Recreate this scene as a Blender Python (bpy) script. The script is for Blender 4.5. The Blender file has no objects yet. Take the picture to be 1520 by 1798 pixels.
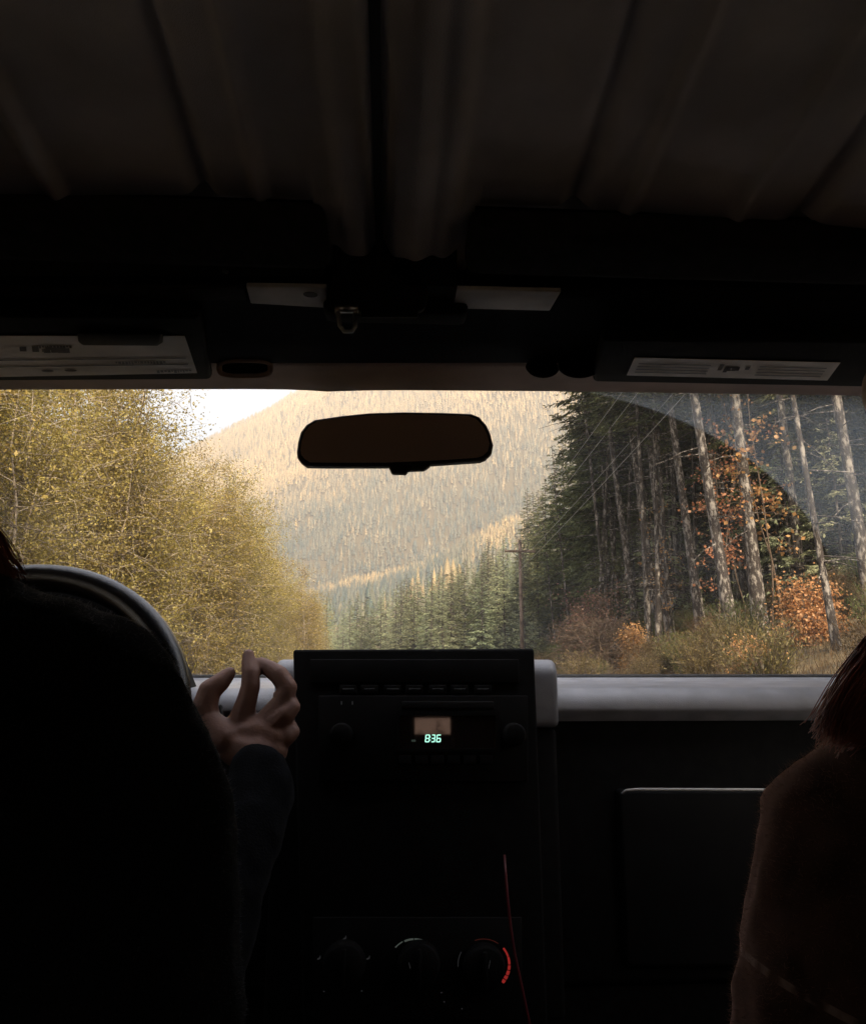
import bpy, bmesh, math, random
import numpy as np
from mathutils import Vector, Matrix
R = math.radians
random.seed(7); rng = np.random.default_rng(7)
scn = bpy.context.scene
COL = scn.collection

# ------------------------------------------------------------------ camera, world, sun, exposure
CAM = Vector((0, 0, 1.35)); FPX = 1300.0; PITCH = R(11.8); YAW = R(3.2)
cam = bpy.data.cameras.new('camera'); cam_o = bpy.data.objects.new('camera', cam); COL.objects.link(cam_o)
cam.sensor_fit = 'HORIZONTAL'; cam.sensor_width = 36; cam.lens = 36*FPX/1520
cam.clip_start = 0.01; cam.clip_end = 9000
cam_o.location = CAM; cam_o.rotation_euler = (R(90)+PITCH, 0, -YAW)
scn.camera = cam_o

SUN_AZ, SUN_EL = 167, 38        # degrees: azimuth from +Y (minus = left of the road), elevation
world = bpy.data.worlds.new('World'); scn.world = world; world.use_nodes = True
nt = world.node_tree; nt.nodes.clear()
sky = nt.nodes.new('ShaderNodeTexSky'); sky.sky_type = 'NISHITA'; sky.sun_disc = False
sky.sun_elevation = R(SUN_EL); sky.sun_rotation = R(SUN_AZ); sky.dust_density = 3.5; sky.air_density = 1.0; sky.ozone_density = 1.0
bg = nt.nodes.new('ShaderNodeBackground'); bg.inputs['Strength'].default_value = 0.15
wo = nt.nodes.new('ShaderNodeOutputWorld')
nt.links.new(sky.outputs[0], bg.inputs['Color']); nt.links.new(bg.outputs[0], wo.inputs['Surface'])
sun = bpy.data.lights.new('sun', 'SUN'); sun.energy = 5.0; sun.angle = R(0.6); sun.color = (1.0, 0.83, 0.62)
sun_o = bpy.data.objects.new('sun', sun); COL.objects.link(sun_o)
sd = Vector((math.sin(R(SUN_AZ))*math.cos(R(SUN_EL)), math.cos(R(SUN_AZ))*math.cos(R(SUN_EL)), math.sin(R(SUN_EL))))
sun_o.rotation_euler = sd.to_track_quat('Z', 'Y').to_euler()
vs = scn.view_settings; vs.view_transform = 'Standard'; vs.look = 'None'; vs.exposure = 2.2; vs.gamma = 1; vs.use_curve_mapping = False
scn.render.engine = 'CYCLES'
cy = scn.cycles
cy.use_denoising = True
try: cy.denoiser = 'OPENIMAGEDENOISE'; cy.denoising_input_passes = 'RGB_ALBEDO_NORMAL'
except Exception: pass
cy.max_bounces = 7; cy.diffuse_bounces = 3; cy.glossy_bounces = 3; cy.transmission_bounces = 4; cy.transparent_max_bounces = 12; cy.volume_bounces = 0
cy.caustics_reflective = False; cy.caustics_refractive = False
cy.use_fast_gi = False; cy.sample_clamp_indirect = 4

# ------------------------------------------------------------------ pixel (1520x1798 photo) to place
fw = Vector((math.sin(YAW)*math.cos(PITCH), math.cos(YAW)*math.cos(PITCH), math.sin(PITCH)))
rt = Vector((math.cos(YAW), -math.sin(YAW), 0)); up = rt.cross(fw)
def ray(px, py): return fw + rt*((px-760)/FPX) + up*((899-py)/FPX)
def P(px, py, d): return CAM + ray(px, py)*d               # d: metres along the viewing axis
def PY(px, py, Y):                                          # on the vertical plane y = Y
    r = ray(px, py); return CAM + r*(Y/r.y)

# ------------------------------------------------------------------ helpers
def tag(o, label=None, cat=None, group=None, kind=None):
    if label: o['label'] = label
    if cat: o['category'] = cat
    if group: o['group'] = group
    if kind: o['kind'] = kind
    return o
def empty(name, loc=(0,0,0), rz=0):
    o = bpy.data.objects.new(name, None); o.location = loc; o.rotation_euler = (0,0,rz); o.empty_display_size = .1
    COL.objects.link(o); return o
def link(name, me, mats, parent=None, smooth=False, loc=None):
    for m in (mats if isinstance(mats, (list, tuple)) else [mats]): me.materials.append(m)
    o = bpy.data.objects.new(name, me); COL.objects.link(o)
    if parent is not None: o.parent = parent
    if loc is not None: o.location = loc
    if smooth: me.polygons.foreach_set('use_smooth', [True]*len(me.polygons))
    return o
def mesh_np(name, V, F, matidx=None, attr=None):
    """V (n,3), F (m,k) with one k"""
    V = np.asarray(V, dtype=np.float32); F = np.asarray(F, dtype=np.int32); m, k = F.shape
    me = bpy.data.meshes.new(name)
    me.vertices.add(len(V)); me.vertices.foreach_set('co', V.ravel())
    me.loops.add(m*k); me.loops.foreach_set('vertex_index', F.ravel())
    me.polygons.add(m); me.polygons.foreach_set('loop_start', np.arange(0, m*k, k, dtype=np.int32))
    me.polygons.foreach_set('loop_total', np.full(m, k, dtype=np.int32))
    if matidx is not None: me.polygons.foreach_set('material_index', np.asarray(matidx, dtype=np.int32))
    me.update(calc_edges=True)
    if attr is not None:
        a = me.attributes.new('tint', 'FLOAT', 'FACE'); a.data.foreach_set('value', np.asarray(attr, dtype=np.float32))
    return me
class MB:
    def __init__(s): s.v = []; s.f = []
    def add(s, vs_, fs):
        b = len(s.v); s.v += [tuple(v) for v in vs_]; s.f += [tuple(i+b for i in f) for f in fs]; return s
    def hexa(s, p8):   # 4 bottom, 4 top
        return s.add(p8, [(3,2,1,0),(4,5,6,7),(0,1,5,4),(1,2,6,5),(2,3,7,6),(3,0,4,7)])
    def box(s, lo, hi):
        x0,y0,z0 = lo; x1,y1,z1 = hi
        return s.hexa([(x0,y0,z0),(x1,y0,z0),(x1,y1,z0),(x0,y1,z0),(x0,y0,z1),(x1,y0,z1),(x1,y1,z1),(x0,y1,z1)])
    def quad(s, a, b, c, d): return s.add([a,b,c,d], [(0,1,2,3)])
    def slab(s, pts, n, t):  # planar polygon pts, thickened by t along n
        n = Vector(n).normalized()*t; k = len(pts)
        v = [Vector(p) for p in pts] + [Vector(p)+n for p in pts]
        return s.add(v, [tuple(range(k))[::-1], tuple(range(k, 2*k))] + [(i, (i+1)%k, (i+1)%k+k, i+k) for i in range(k)])
    def extrude_x(s, prof, x0, x1):
        k = len(prof); v = [(x0,a,b) for a,b in prof]+[(x1,a,b) for a,b in prof]
        return s.add(v, [tuple(range(k))[::-1], tuple(range(k,2*k))]+[(i,(i+1)%k,(i+1)%k+k,i+k) for i in range(k)])
    def tube(s, pts, rad, n=8, cap=True, closed=False):
        pts = [Vector(p) for p in pts]; m = len(pts)
        rad = rad if isinstance(rad, (list, tuple)) else [rad]*m
        v = []; prev = None
        for i, p in enumerate(pts):
            if closed: t = pts[(i+1)%m]-pts[i-1]
            else: t = pts[min(i+1,m-1)]-pts[max(i-1,0)]
            t.normalize()
            if prev is None: a = t.orthogonal().normalized()
            else: a = (prev - t*prev.dot(t)).normalized()
            prev = a; b = t.cross(a)
            for j in range(n):
                an = 2*math.pi*j/n; v.append(p+(a*math.cos(an)+b*math.sin(an))*rad[i])
        f = []
        for i in range(m if closed else m-1):
            for j in range(n):
                i2 = (i+1)%m
                f.append((i*n+j, i*n+(j+1)%n, i2*n+(j+1)%n, i2*n+j))
        if cap and not closed: f += [tuple(range(n))[::-1], tuple((m-1)*n+j for j in range(n))]
        return s.add(v, f)
    def disc(s, c, u, w, ru, rw, n=24):
        c = Vector(c); return s.add([c+u*ru*math.cos(2*math.pi*i/n)+w*rw*math.sin(2*math.pi*i/n) for i in range(n)], [tuple(range(n))])
    def build(s, name, mat, parent=None, smooth=False, bevel=0, seg=2):
        me = bpy.data.meshes.new(name); me.from_pydata(s.v, [], s.f); me.validate(); me.update()
        bm = bmesh.new(); bm.from_mesh(me); bmesh.ops.recalc_face_normals(bm, faces=bm.faces); bm.to_mesh(me); bm.free()
        o = link(name, me, mat, parent, smooth)
        if bevel:
            b = o.modifiers.new('bevel', 'BEVEL'); b.width = bevel; b.segments = seg; b.limit_method = 'ANGLE'; b.angle_limit = R(35)
            me.polygons.foreach_set('use_smooth', [True]*len(me.polygons))
        if smooth and not bevel:
            pass
        return o

# ------------------------------------------------------------------ materials
def new_mat(name):
    m = bpy.data.materials.new(name); m.use_nodes = True; n = m.node_tree
    b = n.nodes['Principled BSDF']; return m, n, b
def N(nt_, t, **kw):
    n = nt_.nodes.new(t)
    for k, v in kw.items(): setattr(n, k, v)
    return n
def solid(name, col, rough=.6, spec=.5, noise=0, scale=40, metal=0, bump=0, bscale=200, col2=None):
    m, n, b = new_mat(name)
    b.inputs['Roughness'].default_value = rough; b.inputs['Metallic'].default_value = metal
    b.inputs['Specular IOR Level'].default_value = spec
    tc = N(n, 'ShaderNodeTexCoord')
    nz = N(n, 'ShaderNodeTexNoise'); nz.inputs['Scale'].default_value = scale; nz.inputs['Detail'].default_value = 5
    n.links.new(tc.outputs['Object'], nz.inputs['Vector'])
    r = N(n, 'ShaderNodeValToRGB'); c2 = col2 or tuple(c*(1-noise) for c in col)
    r.color_ramp.elements[0].color = (*c2, 1); r.color_ramp.elements[1].color = (*tuple(min(1, c*(1+noise*.5)) for c in col), 1)
    r.color_ramp.elements[0].position = .35; r.color_ramp.elements[1].position = .65
    n.links.new(nz.outputs['Fac'], r.inputs['Fac']); n.links.new(r.outputs[0], b.inputs['Base Color'])
    if bump:
        n2 = N(n, 'ShaderNodeTexNoise'); n2.inputs['Scale'].default_value = bscale; n2.inputs['Detail'].default_value = 3
        n.links.new(tc.outputs['Object'], n2.inputs['Vector'])
        bp = N(n, 'ShaderNodeBump'); bp.inputs['Strength'].default_value = bump; bp.inputs['Distance'].default_value = .002
        n.links.new(n2.outputs['Fac'], bp.inputs['Height']); n.links.new(bp.outputs[0], b.inputs['Normal'])
    return m
def leafmat(name, cols, trans=.35, objvar=.35, rough=.7):
    """cols: colours along the per-leaf tint 0..1"""
    m = bpy.data.materials.new(name); m.use_nodes = True; n = m.node_tree; n.nodes.clear()
    at = N(n, 'ShaderNodeAttribute', attribute_name='tint')
    r = N(n, 'ShaderNodeValToRGB'); e = r.color_ramp.elements
    while len(e) < len(cols): e.new(.5)
    for i, c in enumerate(cols): e[i].position = i/(len(cols)-1); e[i].color = (*c, 1)
    oi = N(n, 'ShaderNodeObjectInfo')
    hs = N(n, 'ShaderNodeHueSaturation')
    mr = N(n, 'ShaderNodeMapRange'); mr.inputs['To Min'].default_value = 1-objvar; mr.inputs['To Max'].default_value = 1+objvar
    mh = N(n, 'ShaderNodeMapRange'); mh.inputs['To Min'].default_value = .5-.03*objvar/.35; mh.inputs['To Max'].default_value = .5+.03*objvar/.35
    mul = N(n, 'ShaderNodeMath', operation='MULTIPLY'); mul.inputs[1].default_value = 7.31
    fr = N(n, 'ShaderNodeMath', operation='FRACT')
    L = n.links.new
    L(oi.outputs['Random'], mr.inputs['Value']); L(oi.outputs['Random'], mul.inputs[0]); L(mul.outputs[0], fr.inputs[0]); L(fr.outputs[0], mh.inputs['Value'])
    L(at.outputs['Fac'], r.inputs['Fac']); L(r.outputs[0], hs.inputs['Color']); L(mr.outputs[0], hs.inputs['Value']); L(mh.outputs[0], hs.inputs['Hue'])
    d = N(n, 'ShaderNodeBsdfDiffuse'); t = N(n, 'ShaderNodeBsdfTranslucent'); mx = N(n, 'ShaderNodeMixShader'); mx.inputs[0].default_value = trans
    L(hs.outputs[0], d.inputs['Color']); L(hs.outputs[0], t.inputs['Color']); L(d.outputs[0], mx.inputs[1]); L(t.outputs[0], mx.inputs[2])
    g = N(n, 'ShaderNodeBsdfGlossy'); g.inputs['Roughness'].default_value = .55; g.inputs['Color'].default_value = (.5,.5,.5,1)
    m2 = N(n, 'ShaderNodeMixShader'); m2.inputs[0].default_value = .04
    o = N(n, 'ShaderNodeOutputMaterial'); L(mx.outputs[0], m2.inputs[1]); L(g.outputs[0], m2.inputs[2]); L(m2.outputs[0], o.inputs['Surface'])
    return m
def barkmat(name, dark, pale, amount=.5, scale=3.0):
    m, n, b = new_mat(name); L = n.links.new
    b.inputs['Roughness'].default_value = .9
    tc = N(n, 'ShaderNodeTexCoord'); mp = N(n, 'ShaderNodeMapping'); mp.inputs['Scale'].default_value = (scale*2.2, scale*2.2, scale*.9)
    nz = N(n, 'ShaderNodeTexNoise'); nz.inputs['Scale'].default_value = 1; nz.inputs['Detail'].default_value = 6; nz.inputs['Roughness'].default_value = .7
    L(tc.outputs['Object'], mp.inputs['Vector']); L(mp.outputs[0], nz.inputs['Vector'])
    r = N(n, 'ShaderNodeValToRGB'); e = r.color_ramp.elements
    e[0].position = .62-amount*.3; e[0].color = (*dark, 1); e[1].position = .72-amount*.3; e[1].color = (*pale, 1)
    L(nz.outputs['Fac'], r.inputs['Fac']); L(r.outputs[0], b.inputs['Base Color'])
    bp = N(n, 'ShaderNodeBump'); bp.inputs['Strength'].default_value = .6; bp.inputs['Distance'].default_value = .03
    L(nz.outputs['Fac'], bp.inputs['Height']); L(bp.outputs[0], b.inputs['Normal'])
    return m
def emit(name, col, strength):
    m = bpy.data.materials.new(name); m.use_nodes = True; n = m.node_tree; n.nodes.clear()
    e = N(n, 'ShaderNodeEmission'); e.inputs[0].default_value = (*col, 1); e.inputs[1].default_value = strength
    o = N(n, 'ShaderNodeOutputMaterial'); n.links.new(e.outputs[0], o.inputs[0]); return m

M = {}
M['black'] = solid('black_plastic', (.010,.0098,.0098), .75, .12, .3, 60, bump=.25, bscale=900)
M['satin'] = solid('satin_black_plastic', (.010,.0098,.0100), .65, .15, .2, 30)
M['dash'] = solid('grained_dash_vinyl', (.36,.365,.40), .30, 1.0, .22, 25, bump=.35, bscale=1400)
M['liner'] = solid('headliner_cloth', (.72,.68,.68), .95, .1, .25, 9, bump=.5, bscale=1500)
M['liner2'] = solid('centre_headliner_cloth', (.70,.64,.61), .9, .15, .2, 12, bump=.4, bscale=1500)
M['trimtop'] = solid('header_trim', (.50,.37,.31), .75, .3, .2, 12, bump=.2, bscale=900)
M['strip'] = solid('pale_header_strip', (.7,.67,.65), .6, .4, .25, 22)
M['steel'] = solid('latch_steel', (.35,.35,.34), .35, .5, .2, 60, metal=.9)
M['carpet'] = solid('black_carpet', (.012,.011,.011), .95, .1, .4, 80)
M['tan'] = solid('tan_bounce_carpet', (.50,.44,.38), .95, .1, .3, 60)  # unseen floor made pale to bounce sunlight up to the roof lining
M['seatback'] = solid('grey_bounce_seat_cloth', (.30,.27,.24), .9, .2, .3, 90, bump=.4, bscale=700)  # front seat backs lightened as a bounce surface for the ceiling
M['seat'] = solid('dark_seat_cloth', (.025,.023,.022), .9, .2, .3, 90, bump=.4, bscale=700)
M['label'] = solid('faded_label_paper', (.84,.78,.73), .5, .4, .2, 14, col2=(.66,.60,.54))
M['print'] = solid('dark_print', (.09,.075,.07), .6, .3, .3, 60)
M['printfaint'] = solid('grey_print', (.30,.29,.28), .6, .3, .3, 60)
M['mirrorback'] = solid('brown_black_plastic', (.035,.022,.017), .6, .3, .2, 40)
M['hood'] = solid('dark_green_paint', (.02,.03,.025), .3, .5, .1, 5)
M['skin'] = solid('skin', (.29,.155,.115), .55, .4, .18, 30, bump=.25, bscale=260)
M['nail'] = solid('nail', (.55,.36,.30), .3, .5, .05, 30)
M['jacket'] = solid('charcoal_jacket', (.008,.0085,.010), .95, .05, .3, 60, bump=.5, bscale=420)
M['fuzzd'] = solid('charcoal_pile', (.030,.030,.030), .95, .1, .3, 60)
_jb = M['jacket'].node_tree.nodes['Principled BSDF']; _jb.inputs['Sheen Weight'].default_value = .08; _jb.inputs['Sheen Roughness'].default_value = .35; _jb.inputs['Sheen Tint'].default_value = (.5,.5,.5,1)
M['jeans'] = solid('dark_trousers', (.02,.024,.035), .9, .2, .3, 60)
M['hairred'] = solid('auburn_hair', (.30,.075,.045), .45, .5, .4, 60)
M['bluecable'] = solid('red_cable_rubber', (.13,.012,.016), .4, .5, .1, 30)
M['rubber'] = solid('rubber', (.008,.008,.008), .6, .4, .2, 30)

# plaid coat: brown fleece crossed by pale lines
def plaid():
    m, n, b = new_mat('brown_plaid_fleece'); L = n.links.new
    b.inputs['Sheen Weight'].default_value = .9; b.inputs['Sheen Roughness'].default_value = .35; b.inputs['Sheen Tint'].default_value = (.75,.45,.36,1)
    b.inputs['Roughness'].default_value = .97; b.inputs['Specular IOR Level'].default_value = .1
    tc = N(n, 'ShaderNodeTexCoord'); s = N(n, 'ShaderNodeSeparateXYZ'); L(tc.outputs['Object'], s.inputs[0])
    outs = []
    ob = N(n, 'ShaderNodeVectorMath', operation='DOT_PRODUCT'); ob.inputs[1].default_value = (.35,0,1); L(tc.outputs['Object'], ob.inputs[0])
    for ax, per, off in (('Z', .16, .024), ('X', .13, .02)):
        a = N(n, 'ShaderNodeMath', operation='ADD'); a.inputs[1].default_value = off+8
        d = N(n, 'ShaderNodeMath', operation='DIVIDE'); d.inputs[1].default_value = per
        f = N(n, 'ShaderNodeMath', operation='FRACT'); l = N(n, 'ShaderNodeMath', operation='LESS_THAN'); l.inputs[1].default_value = .028
        L(ob.outputs['Value'] if ax == 'Z' else s.outputs[ax], a.inputs[0]); L(a.outputs[0], d.inputs[0]); L(d.outputs[0], f.inputs[0]); L(f.outputs[0], l.inputs[0]); outs.append(l)
    mm0 = N(n, 'ShaderNodeMath', operation='MAXIMUM'); L(outs[0].outputs[0], mm0.inputs[0]); L(outs[1].outputs[0], mm0.inputs[1])
    bn = N(n, 'ShaderNodeTexNoise'); bn.inputs['Scale'].default_value = 70; bn.inputs['Detail'].default_value = 4; L(tc.outputs['Object'], bn.inputs['Vector'])
    br = N(n, 'ShaderNodeMapRange'); br.inputs['From Min'].default_value = .42; br.inputs['From Max'].default_value = .58; L(bn.outputs['Fac'], br.inputs['Value'])
    mx = N(n, 'ShaderNodeMath', operation='MULTIPLY'); L(mm0.outputs[0], mx.inputs[0]); L(br.outputs[0], mx.inputs[1])
    nz = N(n, 'ShaderNodeTexNoise'); nz.inputs['Scale'].default_value = 45; nz.inputs['Detail'].default_value = 5; L(tc.outputs['Object'], nz.inputs['Vector'])
    r = N(n, 'ShaderNodeValToRGB'); r.color_ramp.elements[0].color = (.018,.009,.006,1); r.color_ramp.elements[1].color = (.062,.032,.022,1)
    r.color_ramp.elements[0].position = .3; r.color_ramp.elements[1].position = .7; L(nz.outputs['Fac'], r.inputs['Fac'])
    mc = N(n, 'ShaderNodeMix', data_type='RGBA'); mc.inputs['B'].default_value = (.15,.11,.095,1)
    L(mx.outputs[0], mc.inputs['Factor']); L(r.outputs[0], mc.inputs['A']); L(mc.outputs['Result'], b.inputs['Base Color'])
    return m


# glass with road film: thin pane = transparent + fresnel reflection + a film of dust outside the wiper's sweep
def glassmat():
    m = bpy.data.materials.new('windscreen_glass'); m.use_nodes = True; n = m.node_tree; n.nodes.clear(); L = n.links.new
    tr = N(n, 'ShaderNodeBsdfTransparent'); tr.inputs[0].default_value = (.93,.95,.94,1)
    gl = N(n, 'ShaderNodeBsdfGlossy'); gl.inputs['Roughness'].default_value = .02
    lw = N(n, 'ShaderNodeFresnel'); lw.inputs['IOR'].default_value = 1.45
    hf = N(n, 'ShaderNodeMath', operation='MULTIPLY'); hf.inputs[1].default_value = .35; L(lw.outputs[0], hf.inputs[0])
    mx = N(n, 'ShaderNodeMixShader'); L(hf.outputs[0], mx.inputs[0]); L(tr.outputs[0], mx.inputs[1]); L(gl.outputs[0], mx.inputs[2])
    tl = N(n, 'ShaderNodeBsdfTranslucent'); tl.inputs[0].default_value = (.62,.70,.72,1)
    tc = N(n, 'ShaderNodeTexCoord')
    # object space: x across, y up the pane (metres)
    vd = N(n, 'ShaderNodeVectorMath', operation='DISTANCE'); vd.inputs[1].default_value = WIPER_C
    L(tc.outputs['Object'], vd.inputs[0])
    mr = N(n, 'ShaderNodeMapRange'); mr.inputs['From Min'].default_value = WIPER_R-.0012; mr.inputs['From Max'].default_value = WIPER_R+.0012
    L(vd.outputs['Value'], mr.inputs['Value'])
    nz = N(n, 'ShaderNodeTexNoise'); nz.inputs['Scale'].default_value = 5; nz.inputs['Detail'].default_value = 6; L(tc.outputs['Object'], nz.inputs['Vector'])
    n3 = N(n, 'ShaderNodeTexNoise'); n3.inputs['Scale'].default_value = 150; n3.inputs['Detail'].default_value = 2; L(tc.outputs['Object'], n3.inputs['Vector'])
    sp = N(n, 'ShaderNodeMapRange'); sp.inputs['From Min'].default_value = .68; sp.inputs['From Max'].default_value = .8; sp.inputs['To Max'].default_value = .08; L(n3.outputs['Fac'], sp.inputs['Value'])
    a = N(n, 'ShaderNodeMapRange'); a.inputs['From Min'].default_value = .3; a.inputs['From Max'].default_value = .75
    a.inputs['To Min'].default_value = .08; a.inputs['To Max'].default_value = .24; L(nz.outputs['Fac'], a.inputs['Value'])
    b2 = N(n, 'ShaderNodeMapRange'); b2.inputs['From Min'].default_value = .5; b2.inputs['From Max'].default_value = .8
    b2.inputs['To Min'].default_value = .004; b2.inputs['To Max'].default_value = .03; L(nz.outputs['Fac'], b2.inputs['Value'])
    sa = N(n, 'ShaderNodeMath', operation='ADD'); L(a.outputs[0], sa.inputs[0]); L(sp.outputs[0], sa.inputs[1])
    sx = N(n, 'ShaderNodeSeparateXYZ'); L(tc.outputs['Object'], sx.inputs[0])
    gx = N(n, 'ShaderNodeMapRange', interpolation_type='SMOOTHSTEP'); gx.inputs['From Min'].default_value = .10; gx.inputs['From Max'].default_value = .24; L(sx.outputs['X'], gx.inputs['Value'])
    gy = N(n, 'ShaderNodeMapRange', interpolation_type='SMOOTHSTEP'); gy.inputs['From Min'].default_value = .24; gy.inputs['From Max'].default_value = .40; L(sx.outputs['Y'], gy.inputs['Value'])
    k1 = N(n, 'ShaderNodeMath', operation='MULTIPLY'); L(gx.outputs[0], k1.inputs[0]); L(gy.outputs[0], k1.inputs[1])
    k2 = N(n, 'ShaderNodeMath', operation='MULTIPLY'); L(k1.outputs[0], k2.inputs[0]); L(mr.outputs[0], k2.inputs[1])
    sc3 = N(n, 'ShaderNodeMath', operation='MULTIPLY_ADD'); sc3.inputs[1].default_value = .8; L(sp.outputs[0], sc3.inputs[0]); L(b2.outputs[0], sc3.inputs[2])
    mm = N(n, 'ShaderNodeMix'); L(k2.outputs[0], mm.inputs['Factor']); L(sc3.outputs[0], mm.inputs['A']); L(sa.outputs[0], mm.inputs['B'])
    m2 = N(n, 'ShaderNodeMixShader'); L(mm.outputs['Result'], m2.inputs[0]); L(mx.outputs[0], m2.inputs[1]); L(tl.outputs[0], m2.inputs[2])
    o = N(n, 'ShaderNodeOutputMaterial'); L(m2.outputs[0], o.inputs[0]); return m
def tinted(name, c):
    m = bpy.data.materials.new(name); m.use_nodes = True; n = m.node_tree; n.nodes.clear(); L = n.links.new
    tr = N(n, 'ShaderNodeBsdfTransparent'); tr.inputs[0].default_value = (c, c, c, 1)
    gl = N(n, 'ShaderNodeBsdfGlossy'); gl.inputs['Roughness'].default_value = .03
    mx = N(n, 'ShaderNodeMixShader'); mx.inputs[0].default_value = .06; L(tr.outputs[0], mx.inputs[1]); L(gl.outputs[0], mx.inputs[2])
    o = N(n, 'ShaderNodeOutputMaterial'); L(mx.outputs[0], o.inputs[0]); return m

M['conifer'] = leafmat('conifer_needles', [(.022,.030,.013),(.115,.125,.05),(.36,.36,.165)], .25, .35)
M['hemlock'] = leafmat('pale_conifer_needles', [(.12,.14,.085),(.28,.30,.17),(.43,.43,.24)], .35, .35)
M['olive'] = leafmat('yellowing_leaves', [(.19,.145,.040),(.34,.265,.066),(.48,.385,.115)], .45, .14)
M['gold'] = leafmat('golden_leaves', [(.22,.12,.02),(.38,.22,.045),(.5,.32,.08)], .5, .2)
M['orange'] = leafmat('orange_leaves', [(.30,.13,.055),(.44,.21,.09),(.52,.29,.14)], .45, .2)
M['brightorange'] = leafmat('bright_orange_leaves', [(.36,.16,.06),(.54,.27,.11),(.66,.40,.20)], .45, .12)
M['rust'] = leafmat('rusty_pink_leaves', [(.17,.09,.065),(.25,.135,.10),(.30,.18,.13)], .4, .2)
M['brush'] = leafmat('brown_brush', [(.055,.042,.017),(.115,.082,.032),(.19,.13,.054)], .35, .3)
M['green'] = leafmat('green_brush', [(.03,.04,.01),(.06,.075,.018),(.11,.12,.03)], .35, .3)
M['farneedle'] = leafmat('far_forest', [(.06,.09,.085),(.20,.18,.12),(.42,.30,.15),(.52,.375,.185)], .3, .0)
M['plaid'] = plaid()
M['fuzzd'] = leafmat('charcoal_fibre', [(.10,.10,.105),(.32,.32,.33)], .65, 0)
M['fuzzb'] = leafmat('brown_fibre', [(.15,.085,.06),(.42,.26,.19)], .65, 0)
M['bark'] = barkmat('lichened_bark', (.030,.022,.018), (.27,.24,.21), .42, 3.2)
M['barkdark'] = barkmat('dark_bark', (.03,.022,.018), (.12,.10,.085), .4, 2.5)
M['alder'] = barkmat('pale_alder_bark', (.22,.17,.12), (.36,.30,.22), .6, 2.5)
M['twig'] = solid('twig_wood', (.12,.085,.06), .9, .2, .3, 20)

# ------------------------------------------------------------------ terrain
def sstep(a, b, x): t = np.clip((x-a)/(b-a), 0, 1); return t*t*(3-2*t)
def vnoise(x, y, s, seed=0):
    x = x/s+seed*17.3; y = y/s+seed*9.1
    xi = np.floor(x); yi = np.floor(y); fx = x-xi; fy = y-yi; fx = fx*fx*(3-2*fx); fy = fy*fy*(3-2*fy)
    def h(a, b):
        v = np.sin(a*127.1+b*311.7+seed*3.7)*43758.5453; return v-np.floor(v)
    return (h(xi,yi)*(1-fx)+h(xi+1,yi)*fx)*(1-fy)+(h(xi,yi+1)*(1-fx)+h(xi+1,yi+1)*fx)*fy
def fbm(x, y, s, seed=0, o=4):
    r = 0; a = .5
    for i in range(o): r = r+a*(vnoise(x, y, s/2**i, seed+i)-.5)*2; a *= .5
    return r
def zroad(y): return -7.5*sstep(45, 150, y)
def cx(y): return -.0035*np.clip(np.asarray(y, float)-62, 0, 120)**2
AZA = [-180,-60,-25,-12,-5,2.6,9,20,60,180]
def H(x, y):
    x = np.asarray(x, dtype=float); y = np.asarray(y, dtype=float)
    D = np.hypot(x, y); az = np.degrees(np.arctan2(x, y))
    z = zroad(y); x0 = x; x = x-cx(y)
    rb = np.clip((x-5.2)*.30, 0, 3.6)+np.clip(x-16, 0, 90)*.34
    lb = -.35*np.clip((-x-4.6)/1.5, 0, 1)+np.clip(-x-7, 0, 200)*.13
    side = np.where(x > 0, rb, lb)
    n = fbm(x, y, 6, 3)*.35*np.clip((np.abs(x)-4.8)/2, 0, 1)
    x = x0
    near = z+side*(1-sstep(200, 320, D)*.8)+n
    front = 1-sstep(45, 90, np.abs(az))
    zA = np.interp(az, AZA, [10,10,5,8,24,43,52,60,20,10])
    zB = np.interp(az, AZA, [30,60,50,62,88,118,160,190,80,30])
    zM = np.interp(az, [-180,-60,-25,-20,-15,-8,0,9,20,60,180], [80,220,340,410,520,655,790,880,900,400,80])
    k = .35+.65*front
    wob = fbm(x, y, 260, 11)*60
    Dw = D+wob
    hA = zA*k*sstep(230, 400, Dw)
    dipA = -.35*zA*k*sstep(400, 520, Dw)
    hB = (zB-zA*.65)*k*sstep(520, 850, Dw)
    dipB = -22*k*sstep(850, 930, Dw)
    hM = (zM-zB+22)*k*np.clip((Dw-930)/(1750-930), 0, 1)**.9
    back = -zM*.3*sstep(1800, 2600, D)
    rel = fbm(x, y, 150, 5, 4)*10*sstep(260, 600, D)+fbm(x, y, 330, 8, 4)*42*sstep(900, 1500, D)
    return near*(1-sstep(250, 420, D))+sstep(250, 420, D)*(-6)+hA+dipA+hB+dipB+hM+back+rel

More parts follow.
